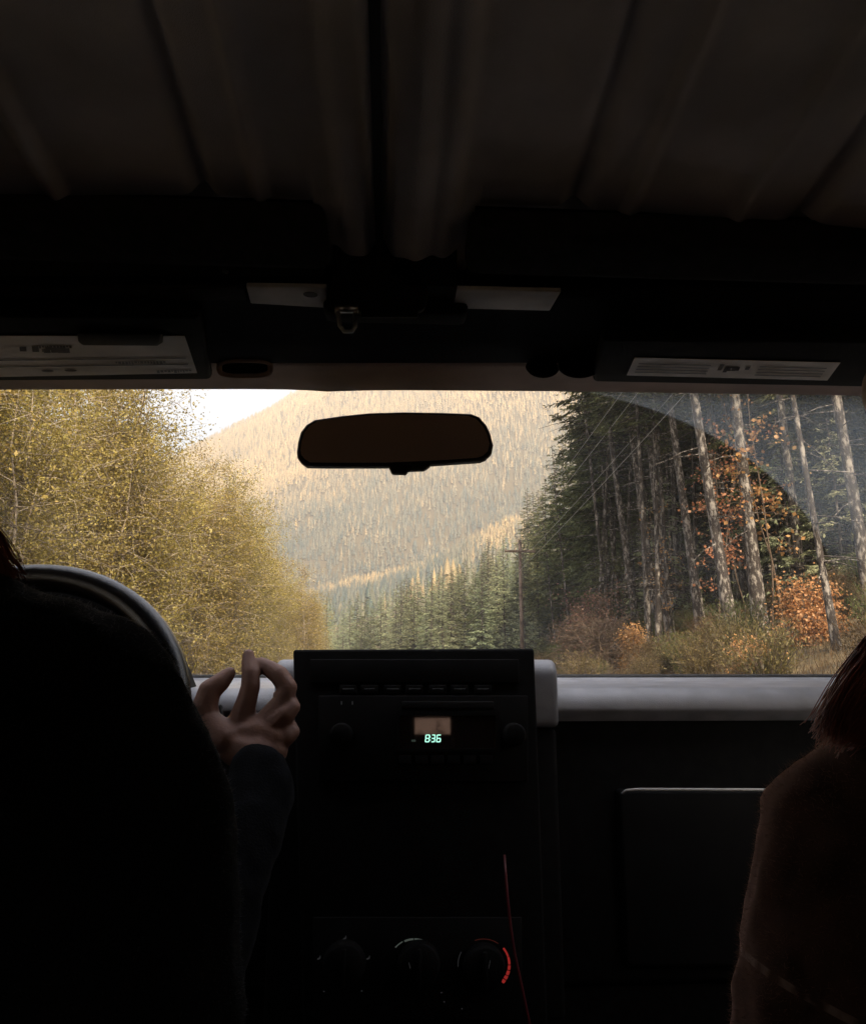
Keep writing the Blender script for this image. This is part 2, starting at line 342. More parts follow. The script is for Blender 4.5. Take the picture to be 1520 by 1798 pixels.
def build_ground():
    Ds = np.concatenate([[.8], np.arange(2, 60, 1.0), 60*1.035**np.arange(0, 112)]); Ds = Ds[Ds < 2900]
    az = np.concatenate([np.arange(-180, -45, 3), np.arange(-45, 45, .6), np.arange(45, 180, 3)])
    A, Dg = np.meshgrid(np.radians(az), Ds); X = Dg*np.sin(A); Y = Dg*np.cos(A); Z = H(X, Y)
    nd, na = X.shape
    V = np.stack([X.ravel(), Y.ravel(), Z.ravel()], 1); V = np.vstack([V, [[0,0,0]]])
    i, j = np.meshgrid(np.arange(nd-1), np.arange(na), indexing='ij'); j2 = (j+1)%na
    F = np.stack([i*na+j, i*na+j2, (i+1)*na+j2, (i+1)*na+j], -1).reshape(-1, 4)
    me = mesh_np('ground', V, F)
    bm = bmesh.new(); bm.from_mesh(me); bm.verts.ensure_lookup_table()
    c = bm.verts[nd*na]
    for q in range(na): bm.faces.new((c, bm.verts[(q+1)%na], bm.verts[q]))
    bmesh.ops.recalc_face_normals(bm, faces=bm.faces); bm.to_mesh(me); bm.free()
    m, n, b = new_mat('forest_floor'); L = n.links.new; b.inputs['Roughness'].default_value = .95
    tc = N(n, 'ShaderNodeTexCoord'); nz = N(n, 'ShaderNodeTexNoise'); nz.inputs['Scale'].default_value = .9; nz.inputs['Detail'].default_value = 9; nz.inputs['Roughness'].default_value = .7
    L(tc.outputs['Object'], nz.inputs['Vector']); r = N(n, 'ShaderNodeValToRGB'); e = r.color_ramp.elements
    e[0].position = .35; e[0].color = (.035,.026,.014,1); e[1].position = .62; e[1].color = (.14,.10,.045,1); x = e.new(.5); x.color = (.075,.055,.025,1)
    L(nz.outputs['Fac'], r.inputs['Fac']); L(r.outputs[0], b.inputs['Base Color'])
    bp = N(n, 'ShaderNodeBump'); bp.inputs['Distance'].default_value = .1; L(nz.outputs['Fac'], bp.inputs['Height']); L(bp.outputs[0], b.inputs['Normal'])
    o = link('ground', me, m, smooth=True); tag(o, kind='structure'); return o
build_ground()

def strip(name, xs, y0, y1, dz, mat, step=4.0, thick=0):
    ys = np.arange(y0, y1+step, step); V = []; F = []
    for y in ys:
        z = float(zroad(y))
        for x in xs: V.append((x+float(cx(y)), y, z+dz))
    k = len(xs)
    for i in range(len(ys)-1):
        for j in range(k-1): F.append((i*k+j, i*k+j+1, (i+1)*k+j+1, (i+1)*k+j))
    me = mesh_np(name, V, F); o = link(name, me, mat); tag(o, kind='structure')
    if thick:
        s = o.modifiers.new('solid', 'SOLIDIFY'); s.thickness = thick; s.offset = -1
    return o
M['asphalt'] = solid('asphalt', (.055,.054,.052), .85, .4, .35, 6, bump=.4, bscale=80)
M['paint_y'] = solid('yellow_road_paint', (.55,.36,.05), .7, .4, .3, 12)
M['paint_w'] = solid('white_road_paint', (.6,.6,.57), .7, .4, .3, 12)
M['gravelm'] = solid('gravel', (.16,.145,.125), .9, .3, .5, 15, bump=.6, bscale=40)
strip('road_shoulder', [-4.7, -2, 2, 4.7], -40, 240, .03, M['gravelm'], thick=.1)
strip('road', [-3.7, -1.8, 0, 1.8, 3.7], -40, 240, .09, M['asphalt'], thick=.055)
strip('road_line', [-1.66, -1.54], -40, 240, .094, M['paint_y'])
strip('road_line', [-1.42, -1.30], -40, 240, .094, M['paint_y'])
strip('road_line', [-3.5, -3.38], -40, 240, .094, M['paint_w'])
strip('road_line', [3.38, 3.5], -40, 240, .094, M['paint_w'])

# ------------------------------------------------------------------ plants
def tube_np(pts, rad, n=6):
    pts = np.asarray(pts, float); m = len(pts); V = []; 
    t = np.gradient(pts, axis=0); t /= np.linalg.norm(t, axis=1, keepdims=True)+1e-9
    ref = np.array([1., 0, 0]) if abs(t[0][0]) < .8 else np.array([0, 1., 0])
    for i in range(m):
        a = ref-t[i]*ref.dot(t[i]); a /= np.linalg.norm(a); b = np.cross(t[i], a)
        an = np.arange(n)*2*np.pi/n
        V.append(pts[i]+(np.outer(np.cos(an), a)+np.outer(np.sin(an), b))*rad[i])
    V = np.vstack(V); F = []
    for i in range(m-1):
        for j in range(n): F.append((i*n+j, i*n+(j+1)%n, (i+1)*n+(j+1)%n, (i+1)*n+j))
    return V, np.array(F)
class Acc:
    def __init__(s): s.V = []; s.F = []; s.M = []; s.A = []; s.n = 0
    def add(s, V, F, mi=0, tint=None):
        s.V.append(V); s.F.append(np.asarray(F)+s.n); s.M.append(np.full(len(F), mi)); s.A.append(np.full(len(F), .5) if tint is None else tint); s.n += len(V)
    def mesh(s, name):
        return mesh_np(name, np.vstack(s.V), np.vstack(s.F), np.concatenate(s.M), np.concatenate(s.A))
def leaves(C, dirs, ln, wd, r, tint, flat=None):
    """rhomb leaves: centres C (n,3), long axis dirs (n,3), lengths, widths"""
    n = len(C); dirs = dirs/(np.linalg.norm(dirs, axis=1, keepdims=True)+1e-9)
    rv = r.normal(size=(n,3)) if flat is None else flat
    s = np.cross(dirs, rv); s /= np.linalg.norm(s, axis=1, keepdims=True)+1e-9
    ln = np.asarray(ln).reshape(-1,1)*np.ones((n,1)); wd = np.asarray(wd).reshape(-1,1)*np.ones((n,1))
    V = np.stack([C-dirs*ln*.5, C+s*wd*.5, C+dirs*ln*.5, C-s*wd*.5], 1).reshape(-1, 3)
    F = np.arange(4*n).reshape(-1, 4); return V, F, tint

def conifer_meshes(seed, Ht, base, Rad, nbr, rt_=.25, twigs=9, dens=1.0, lean=.0, dead=True, wood=True, fat=1.0):
    r = np.random.default_rng(seed)
    ts = np.linspace(0, 1, 10); bend = r.normal(0, .01, 2)*Ht
    spine = lambda t: np.array([bend[0]*np.sin(t*3)*.6, bend[1]*np.sin(t*2.4)*.6, t*Ht])
    tr = Acc()
    V, F = tube_np([spine(t) for t in ts], [max(.02, rt_*(1-.93*t)**.85*(1+.35*max(0, .05-t)/.05)) for t in ts], 9); tr.add(V, F)
    if dead:
        for i in range(int(26*base/.5)):
            t = r.uniform(.12, base+.1); p = spine(t); a = r.uniform(0, 6.28); L_ = r.uniform(.4, 2.2)
            d = np.array([np.cos(a), np.sin(a), r.uniform(-.35, .1)])
            V, F = tube_np([p, p+d*L_*.5, p+d*L_+np.array([0,0,-.1*L_])], [.025,.015,.005], 4); tr.add(V, F)
    cr = Acc()
    for i in range(nbr):
        u = (i+r.uniform(-.5,.5))/nbr; u = min(max(u, 0), 1)
        t = base+(1-base)*u; prof = (1-u)**.75*(.35+.65*min(1, u*5+.25))
        L_ = Rad*prof*r.uniform(.6, 1.15)+.15; a = r.uniform(0, 6.28) ; p0 = spine(t)
        out = np.array([np.cos(a), np.sin(a), 0]); up0 = .25*u-.10+r.normal(0,.06)
        q = np.linspace(0, 1, 5)
        pts = p0+np.outer(q*L_, out)+np.outer(L_*(up0*q-.42*q**2*(1.1-u*.7)+.18*q**4), [0,0,1])
        V, F = tube_np(pts, [.03+.012*L_, .02+.008*L_, .018, .01, .004], 3)
        if wood: cr.add(V, F, 1)
        nt_ = max(3, int(twigs*L_*dens)); qq = r.uniform(.1, 1, nt_)**.7
        pos = np.stack([np.interp(qq, q, pts[:,k]) for k in range(3)], 1)
        side = np.cross(out, [0,0,1.]); sg = r.choice([-1, 1], nt_)
        tl = (1.05-qq*.8)*L_*.42*r.uniform(.5, 1.1, nt_)+.12
        d = out*r.uniform(.45, 1.0, nt_)[:,None]+side*(sg*r.uniform(.5, 1.1, nt_))[:,None]+np.array([0,0,1])*r.uniform(-.55, .05, nt_)[:,None]
        d /= np.linalg.norm(d, axis=1, keepdims=True)
        # each twig carries three overlapping sprays
        for s_ in range(4):
            C = pos+d*(tl*(.2+.23*s_))[:,None]+r.normal(0, .03, (nt_,3))
            dd = d+r.normal(0, .28, (nt_,3))+np.array([0,0,-.15])
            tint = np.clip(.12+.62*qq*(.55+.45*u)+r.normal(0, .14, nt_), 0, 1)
            V, F, A = leaves(C, dd, tl*.6*fat**.5, (.035+tl*.10)*fat, r, tint, flat=np.array([0,0,1.])+r.normal(0,.45,(nt_,3)))
            cr.add(V, F, 0, A)
    return tr.mesh('trunk'), cr.mesh('crown')
def broadleaf_meshes(seed, Ht, Rad, stems=3, limbs=26, nleaf=9000, leaf=.085, base=.12, wood=.09, airy=.5, maple=False):
    r = np.random.default_rng(seed); tr = Acc(); cr = Acc(); ends = []
    for s_ in range(stems):
        a = r.uniform(0, 6.28); off = np.array([np.cos(a), np.sin(a), 0])*r.uniform(.05, .3)*min(1, stems-1); lean = np.array([np.cos(a), np.sin(a), 0])*r.uniform(.05, .22)*Ht*.6
        h = Ht*r.uniform(.75, 1); q = np.linspace(0, 1, 8)
        pts = off+np.outer(q**1.5, lean)+np.outer(q*h, [0,0,1])+np.cumsum(r.normal(0, .012*Ht, (8,3))*[1,1,0], axis=0)
        V, F = tube_np(pts, [max(.012, wood*(1-.85*k)) for k in q], 7); tr.add(V, F)
        for i in range(limbs):
            u = r.uniform(base, 1); p = np.array([np.interp(u, q, pts[:,k]) for k in range(3)])
            a2 = r.uniform(0, 6.28); L_ = Rad*(1-.55*abs(u-.45))*r.uniform(.45, 1.1)
            d = np.array([np.cos(a2), np.sin(a2), r.uniform(-.05, .8)]); d /= np.linalg.norm(d)
            w = np.linspace(0, 1, 5); bp = p+np.outer(w*L_, d)+np.outer(-.18*L_*w**2, [0,0,1])+np.cumsum(r.normal(0, .04*L_, (5,3)), axis=0)
            V, F = tube_np(bp, [wood*.35, wood*.25, wood*.18, wood*.1, .005], 4); tr.add(V, F)
            for k in range(3 if maple and Ht > 8 else 6):
                e0 = bp[r.integers(1, 5)]; e = e0+r.normal(0, .28*Rad, 3)*[1,1,.75]
                V, F = tube_np([e0, (e0+e)/2+r.normal(0,.05,3), e], [.012,.008,.003], 3); tr.add(V, F)
                ends.append((e0, e))
    ne = len(ends); idx = r.integers(0, ne, nleaf); E0 = np.array([e[0] for e in ends]); E1 = np.array([e[1] for e in ends])
    w = r.uniform(.2, 1.1, nleaf)[:,None]; C = E0[idx]*(1-w)+E1[idx]*w+r.normal(0, .16+.12*airy if airy >= 0 else .12, (nleaf,3))
    if Ht > 9: C = np.where(C[:,2:3] < .11*Ht, C+[0,0,.12*Ht], C)
    C[:,2] = np.maximum(C[:,2], .05)
    et = r.uniform(0, 1, ne)[idx]
    tint = np.clip(.5*et+.25+r.normal(0, .2, nleaf), 0, 1)
    sz = leaf*r.uniform(.6, 1.3, nleaf)
    V, F, A = leaves(C, r.normal(size=(nleaf,3))+[0,0,-.4], sz, sz*(.95 if maple else .6), r, tint); cr.add(V, F, 0, A)
    return tr.mesh('trunk'), cr.mesh('crown')
def brush_meshes(seed, h, rad, n=900, tw=60, leafsz=.06):
    r = np.random.default_rng(seed); tr = Acc(); cr = Acc(); Cs = []; Ds_ = []
    for i in range(tw):
        a = r.uniform(0, 6.28); L_ = h*r.uniform(.6, 1.1); d = np.array([np.cos(a), np.sin(a), 0])*rad*r.uniform(.1, 1)
        q = np.linspace(0, 1, 5); pts = np.outer(q**1.6, d)+np.outer(q*L_*(1-.12*q), [0,0,1])+d*.1
        V, F = tube_np(pts, [.012,.009,.007,.004,.002], 3); tr.add(V, F)
        m = n//tw; qq = r.uniform(.15, 1.02, m); c = np.stack([np.interp(qq, q, pts[:,k]) for k in range(3)], 1)+r.normal(0, .06*rad+.02, (m,3))
        Cs.append(c); t = pts[-1]-pts[1]; Ds_.append(t/np.linalg.norm(t)+r.normal(0, .6, (m,3)))
    C = np.vstack(Cs); C[:,2] = np.maximum(C[:,2], .03); D_ = np.vstack(Ds_); tint = r.uniform(0, 1, len(C))
    sz = leafsz*r.uniform(.6, 1.5, len(C)); V, F, A = leaves(C, D_, sz*1.9, sz*.42, r, tint); cr.add(V, F, 0, A)
    return tr.mesh('stem'), cr.mesh('foliage')

def make_proto(name, meshes, mt, mc, names=('trunk', 'crown')):
    for m in (mt if isinstance(mt, list) else [mt]): meshes[0].materials.append(m)
    for m in (mc if isinstance(mc, list) else [mc]): meshes[1].materials.append(m)
    return (name, meshes, names)
def plant(proto, x, y, s=1.0, label=None, cat='tree', group=None, rz=None, tilt=(0,0), z=None, sz=None):
    name, meshes, names = proto
    o = empty(name, (x, y, float(H(x, y))-.08 if z is None else z), random.uniform(0, 6.28) if rz is None else rz)
    o.rotation_euler = (tilt[0], tilt[1], o.rotation_euler[2]); o.scale = (s, s, s if sz is None else sz)
    tag(o, label, cat, group)
    for me, nm in zip(meshes, names):
        c = bpy.data.objects.new(nm, me); COL.objects.link(c); c.parent = o
    return o

nd = [M['conifer'], M['barkdark']]; nh = [M['hemlock'], M['barkdark']]
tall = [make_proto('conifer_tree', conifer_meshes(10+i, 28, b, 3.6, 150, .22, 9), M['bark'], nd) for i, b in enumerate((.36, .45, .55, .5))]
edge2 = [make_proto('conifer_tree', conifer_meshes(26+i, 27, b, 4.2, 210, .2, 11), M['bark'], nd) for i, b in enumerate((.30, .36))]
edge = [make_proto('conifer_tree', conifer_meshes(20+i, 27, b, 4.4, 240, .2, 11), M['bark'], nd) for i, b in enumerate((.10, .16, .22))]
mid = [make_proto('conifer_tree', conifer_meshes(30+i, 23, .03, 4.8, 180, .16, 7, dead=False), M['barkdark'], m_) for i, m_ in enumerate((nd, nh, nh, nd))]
young = [make_proto('young_conifer', conifer_meshes(40+i, 7, .03, 1.9, 70, .08, 9, dead=False), M['barkdark'], m_) for i, m_ in enumerate((nh, nd))]
alder = [make_proto('broadleaf_tree', broadleaf_meshes(50+i, 12, 2.7, 5, 24, 21000, .095, .17, .07), M['alder'], M['olive']) for i in range(4)]
bigalder = [make_proto('broadleaf_tree', broadleaf_meshes(60+i, 19, 3.8, 2, 46, 30000, .10, .12, .14, airy=.9), M['alder'], M['olive']) for i in range(2)]
goldtree = [make_proto('broadleaf_tree', broadleaf_meshes(64+i, 13, 2.7, 2, 34, 20000, .10, .1, .1), M['alder'], M['gold']) for i in range(2)]
vine = [make_proto('maple_tree', broadleaf_meshes(70+i, 8.5, 1.5, 2, 9, 430, .12, .3, .03, airy=-.3, maple=True), M['twig'], M['orange']) for i in range(2)]
vinebush = [make_proto('maple_shrub', broadleaf_meshes(75+i, 2.0, .75, 5, 12, 4200, .085, .1, .02, airy=.1, maple=True), M['twig'], M['brightorange']) for i in range(2)]
rustbush = [make_proto('shrub', broadleaf_meshes(80+i, 3.4, 1.2, 5, 12, 1500, .09, .1, .025, airy=.3, maple=True), M['twig'], M['rust']) for i in range(2)]
barebush = [make_proto('shrub', broadleaf_meshes(83, 2.6, 1.2, 8, 16, 260, .07, .1, .02, airy=.3), M['twig'], M['rust'])]
brown = [make_proto('shrub', brush_meshes(90+i, 1.5, .8, 5200, 100, .040), M['twig'], M['brush'], ('stem', 'foliage')) for i in range(3)]
greenb = [make_proto('shrub', brush_meshes(94+i, 1.7, .9, 5200, 100, .045), M['twig'], M['green'], ('stem', 'foliage')) for i in range(2)]

def at_px(px, Y):   # ground point under image column px at distance Y ahead
    r = ray(px, 1100); return r.x/r.y*Y
def pick(l): return random.choice(l)

thin = make_proto('conifer_tree', conifer_meshes(47, 17, .5, 2.2, 70, .10, 9), M['bark'], nd)
# right-hand forest: the trunks the photograph shows one by one
named = [  # px of trunk foot, Y, scale, prototype, label
 (1287, 24.0, .92, tall[1], 'thick pale lichened conifer trunk beside the orange maple leaves, its foot at the brush'),
 (1335, 25.5, 1.05, tall[3], 'widest mottled conifer trunk, running up out of view right of the orange leaves'),
 (1232, 31.0, .95, tall[2], 'mottled conifer trunk just left of the orange maple tree'),
 (1072, 46.0, 1.5, thin, 'lone slim pale conifer trunk above the pink shrub'),
 (1003, 66.0, 1.15, thin, 'slim pale conifer trunk nearest the right side of the utility pole clearing'),
 (1120, 39.0, .95, tall[2], 'first trunk of the close row of pale conifer trunks'),
 (1140, 37.5, 1.0, tall[3], 'second trunk of the close row of pale conifer trunks'),
 (1158, 36.0, .95, tall[1], 'third trunk of the close row of pale conifer trunks'),
 (1176, 34.5, 1.0, tall[2], 'last trunk of the close row of pale conifer trunks'),
 (1465, 19.0, 1.0, thin, 'thin leaning conifer with dead side branches behind the orange bush'),
 (1415, 29.0, .9, tall[3], 'conifer seen through the dusty corner of the windscreen'),
 (975, 80.0, 1.0, thin, 'slender pale trunk close to the utility pole, in the shade'),
]
for px, Y, s, pr, lab in named:
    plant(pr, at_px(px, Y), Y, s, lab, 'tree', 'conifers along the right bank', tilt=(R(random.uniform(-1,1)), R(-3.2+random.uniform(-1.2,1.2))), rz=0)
placed = [(at_px(p[0], p[1]), p[1]) for p in named]
cnt = 0; tries = 0
while cnt < 95 and tries < 6000:
    tries += 1
    y = random.uniform(14, 150); x = random.uniform(12.5+max(0, y-38)*.21, 50)
    if y < 30 and x < 14.5: continue
    dmin = 1.7 if y < 60 else 2.6
    if any((x-a)**2+(y-b)**2 < dmin**2 for a, b in placed): continue
    placed.append((x, y)); cnt += 1
    front = x < 15.5+max(0, y-38)*.21
    if y > 62 and front: pr = pick(edge)
    elif y > 95: pr = pick(edge)
    elif y > 41: pr = pick(edge2)
    else: pr = pick(tall)
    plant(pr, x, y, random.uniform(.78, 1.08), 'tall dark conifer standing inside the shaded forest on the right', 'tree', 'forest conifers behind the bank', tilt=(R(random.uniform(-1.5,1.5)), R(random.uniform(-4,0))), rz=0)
for i in range(70):
    y = random.uniform(18, 110); x = random.uniform(20+max(0, y-50)*.2, 62)
    plant(pick(edge), x, y, random.uniform(.8, 1.1), 'tall dark conifer standing inside the shaded forest on the right', 'tree', 'forest conifers behind the bank', rz=0)
for i in range(26):
    px = random.uniform(1020, 1330); Y = random.uniform(30, 52); x = at_px(px, Y)
    if x < 10.5+max(0, Y-38)*.18: continue
    plant(thin, x, Y, random.uniform(1.1, 1.6), 'slim pale conifer trunk among the crowded trunks of the right forest', 'tree', 'slim conifer trunks', tilt=(R(random.uniform(-1.5,1.5)), R(random.uniform(-6,1))))
# conifers at the skyline edge
for px, Y, s in ((1000, 62, 1.0), (985, 70, 1.0), (966, 80, 1.0), (950, 90, 1.0), (936, 102, 1.0), (925, 115, 1.0), (915, 130, 1.0), (908, 145, 1.03), (903, 160, 1.05)):
    plant(pick(edge), at_px(px+3.6/Y*FPX, Y), Y, s, 'full crowned green conifer on the sunlit outer edge of the right forest', 'tree', 'edge conifers on the right')
def order_labels(group, key, text):
    os_ = sorted([o for o in bpy.data.objects if o.get('group') == group and o.parent is None], key=key)
    words = lambda i: '%d%s' % (i, 'th' if 10 <= i % 100 <= 20 else {1:'st',2:'nd',3:'rd'}.get(i % 10, 'th'))
    for i, o in enumerate(os_): o['label'] = text % ('nearest' if i == 0 else 'farthest' if i == len(os_)-1 else words(i+1))
order_labels('forest conifers behind the bank', lambda o: o.location.y, 'tall dark conifer in the shaded right forest, %s counted from the car')
RELABEL = 1
# understorey young conifers
for i in range(26):
    y = random.uniform(18, 90); x = random.uniform(11.5, 24)
    if y < 34 and abs(x/y-at_px(1424, 1.0)) < .13: x += 9
    plant(pick(young), x, y, random.uniform(.5, 1.3), 'young green conifer under the tall trunks', 'tree', 'young conifers under the trunks')

for px, Y, pr in ((1385, 34, edge), (1425, 38, edge), (1462, 33, edge), (1500, 37, edge), (1440, 30, young), (1490, 27, young), (1400, 29, young)):
    plant(pick(pr), at_px(px, Y), Y, 1.0, 'green crowned conifer filling the dusty right corner of the windscreen', 'tree', 'green conifers behind the orange bush')
# maples and shrubs the photograph shows
for px, Y, s, lab in ((1262, 26.0, .98, 'orange leaved maple sprays beside the thick pale trunk, at mid height'), (1318, 27.5, 1.0, 'orange maple sprays crossing the widest mottled trunk'),
                      (1170, 33.0, .8, 'yellow orange maple left of the mottled trunks'), (1375, 25.0, 1.25, 'maple with rosy leaves high in the dusty corner of the windscreen')):
    plant(pick(vine), at_px(px, Y), Y, s, lab, 'tree', 'autumn maples')
plant(vinebush[0], at_px(1424, 21.0), 21.0, .95, 'bright orange rounded maple bush on the right bank', 'shrub', 'orange bushes')
plant(vinebush[1], at_px(1105, 30.0), 30.0, .8, 'small orange pink bush in front of the trunk row', 'shrub', 'orange bushes')
plant(vinebush[1], at_px(1310, 17.0), 17.0, .6, 'low orange bush at the foot of the thick pale trunk', 'shrub', 'orange bushes')
plant(rustbush[0], at_px(1052, 36.0), 36.0, 1.1, 'pink brown leafy shrub behind the lone slim trunk', 'shrub', 'pink shrubs')
plant(rustbush[1], at_px(1030, 40.0), 40.0, 1.1, 'pink brown leafy shrub left of the lone slim trunk', 'shrub', 'pink shrubs')
for px, Y in ((1010, 33), (1040, 29), (1070, 31), (995, 38)):
    plant(barebush[0], at_px(px, Y), Y, random.uniform(.8, 1.1), 'bare twiggy grey pink shrub on the bank under the trunks', 'shrub', 'bare shrubs')
for i in range(120):
    y = 5.5+55*random.random()**1.3; x = random.uniform(6.2, 8+min(9, y*.35))
    if y < 23 and abs(x/y-at_px(1424, 1.0)) < .045: continue
    g = random.random() < .22
    plant(pick(greenb if g else brown), x, y, random.uniform(.6, 1.15),
          'low green broom shrub on the right bank' if g else 'low brown dry brush on the right bank', 'shrub', 'green brush on the bank' if g else 'brown brush on the bank')

# left-hand broadleaf wall
for i in range(62):
    y = 9+95*(i/61)**1.25+random.uniform(-1.5, 1.5); x = float(cx(y))*.6-random.uniform(8.2, 10.5)-(random.random() < .4)*random.uniform(2, 7)
    plant(pick(alder), x, y, random.uniform(.72, 1.0), 'yellow green leafy tree with pale stems crowding the left roadside', 'tree', 'leafy trees along the left roadside')
for (x, y, s, lab) in ((-11.5, 19, 1.0, 'tall sparse yellow tree with sky showing through its crown'), (-12.5, 26, .95, 'tall yellow tree behind the left roadside row'),
                       (-14, 15, 1.05, 'tall yellow tree at the far left edge of the windscreen'), (-15, 32, .9, 'tall thin crowned tree against the bright sky'), (-10.8, 12.5, .8, 'tall tree with brown inner twigs above the steering wheel'), (-12.6, 33, .98, 'tall yellow tree nearest the gap of bright sky')):
    plant(pick(bigalder), x, y, s, lab, 'tree', 'tall leafy trees on the left')
for i in range(7):
    plant(pick(goldtree), -11-random.uniform(0, 4), 38+i*9, random.uniform(.75, .95), 'golden orange tree rising behind the left roadside trees', 'tree', 'golden trees on the left')
for i in range(30):
    y = 7+45*random.random(); plant(pick(brown), -random.uniform(5.8, 8.2), y, random.uniform(.7, 1.2), 'brown dry brush at the foot of the left trees', 'shrub', 'brush along the left roadside')

order_labels('leafy trees along the left roadside', lambda o: o.location.y, 'yellow green leafy tree with pale stems, %s along the left roadside from the car')
# valley conifers straight ahead (individuals), then the far forest as one mass
cnt = 0; pl = []; beyond = []
while cnt < 290:
    d = 78+260*random.random()**1.25; a = R(random.uniform(-8.5, 12.5)); x, y = d*math.sin(a), d*math.cos(a)
    if abs(x-float(cx(y))) < 6.5 and y < 240: continue
    if x < -6 and d < 105: continue
    if x > 8 and d < 100: continue
    if any((x-p)**2+(y-q)**2 < 8+d*.03 for p, q in pl): continue
    pl.append((x, y)); cnt += 1
    sc_ = random.uniform(.6, 1.08)*(.74+.26*min(1, max(0, (math.degrees(a)+6)/11)))
    az_ = math.degrees(a); el_ = float(np.interp(az_, [-8,-4,2,6,9,12.5], [5.3,6.3,7.6,9.4,12.0,13.5]))*random.uniform(.78, 1.0)
    sc_ = min(sc_, (math.tan(R(el_))*d+1.35-float(H(x, y)))/23.5)
    if d > 168: beyond.append((x, y, sc_)); continue
    g = random.random(); pr = mid[0] if g < .2 else mid[1] if g < .55 else mid[2] if g < .85 else mid[3]
    plant(pr, x, y, sc_, 'hazy green conifer in the valley ahead', 'tree', 'valley conifers ahead')
order_labels('forest conifers behind the bank', lambda o: o.location.y, 'tall dark conifer in the shaded right forest, %s counted from the car')
order_labels('slim conifer trunks', lambda o: o.location.y, 'slim pale conifer trunk among the crowded trunks of the right forest, %s from the car')
order_labels('green conifers behind the orange bush', lambda o: o.location.x, 'green conifer behind the orange bush, %s counted from the road')
order_labels('valley conifers ahead', lambda o: o.location.length, 'hazy green conifer in the valley ahead, %s counted from the car')
order_labels('brown brush on the bank', lambda o: o.location.length, 'low brown dry brush on the right bank, %s counted from the car')
order_labels('green brush on the bank', lambda o: o.location.length, 'low green broom shrub on the right bank, %s counted from the car')
order_labels('brush along the left roadside', lambda o: o.location.length, 'brown dry brush at the foot of the left trees, %s from the car')
order_labels('young conifers under the trunks', lambda o: o.location.length, 'young green conifer under the tall trunks, %s counted from the car')
order_labels('edge conifers on the right', lambda o: o.location.length, 'full crowned green conifer on the sunlit edge of the right forest, %s from the car')
order_labels('golden trees on the left', lambda o: o.location.length, 'golden orange tree behind the left roadside trees, %s from the car')
order_labels('bare shrubs', lambda o: o.location.length, 'bare twiggy grey pink shrub on the right bank, %s from the car')

def valley_wood():
    r = np.random.default_rng(12); A_ = Acc()
    far = []
    while len(far) < 400:
        d = 235+270*r.random()**.9; a = np.radians(r.uniform(-9.5, 14)); x, y = d*math.sin(a), d*math.cos(a)
        far.append((x, y, r.uniform(.55, 1.0)*(.85 if d < 300 else 1)))
    for k_ in range(6):
        lo = k_ >= 3
        t_, c_ = conifer_meshes(130+k_, 23, .03, 4.8 if not lo else 4.4, 36 if lo else 52, .2, 1.6 if lo else 2.6, dead=False, wood=False, fat=2.6 if lo else 1.8)
        n_ = len(c_.vertices); co = np.empty(n_*3, np.float32); c_.vertices.foreach_get('co', co); co = co.reshape(-1, 3)
        f_ = np.empty(len(c_.loops), np.int32); c_.loops.foreach_get('vertex_index', f_); f_ = f_.reshape(-1, 4)
        mi = np.empty(len(f_), np.int32); c_.polygons.foreach_get('material_index', mi)
        ti = np.empty(len(f_), np.float32); c_.attributes['tint'].data.foreach_get('value', ti)
        for (x, y, sc_) in (far if lo else beyond)[k_ % 3::3]:
            az_ = math.degrees(math.atan2(x, y)); dd = math.hypot(x, y)
            gold = math.exp(-((az_-3.2)/3.0)**2-((dd-430)/50)**2)+.5*math.exp(-((az_+4)/2.5)**2-((dd-480)/40)**2)
            if gold > .35: continue
            an = r.uniform(0, 6.28); ca, sa = math.cos(an), math.sin(an); q = co*sc_
            V = np.stack([q[:,0]*ca-q[:,1]*sa+x, q[:,0]*sa+q[:,1]*ca+y, q[:,2]+float(H(x, y))], 1)
            A_.V.append(V); A_.F.append(f_+A_.n); A_.M.append(mi); A_.A.append(np.clip(ti*r.uniform(.7, 1.2), 0, 1)); A_.n += n_
    me = A_.mesh('distant_wood'); o = link('distant_wood', me, [M['hemlock'], M['barkdark']]); tag(o, 'distant green conifer wood filling the hazy valley below the mountain', 'wood', kind='stuff')
valley_wood()

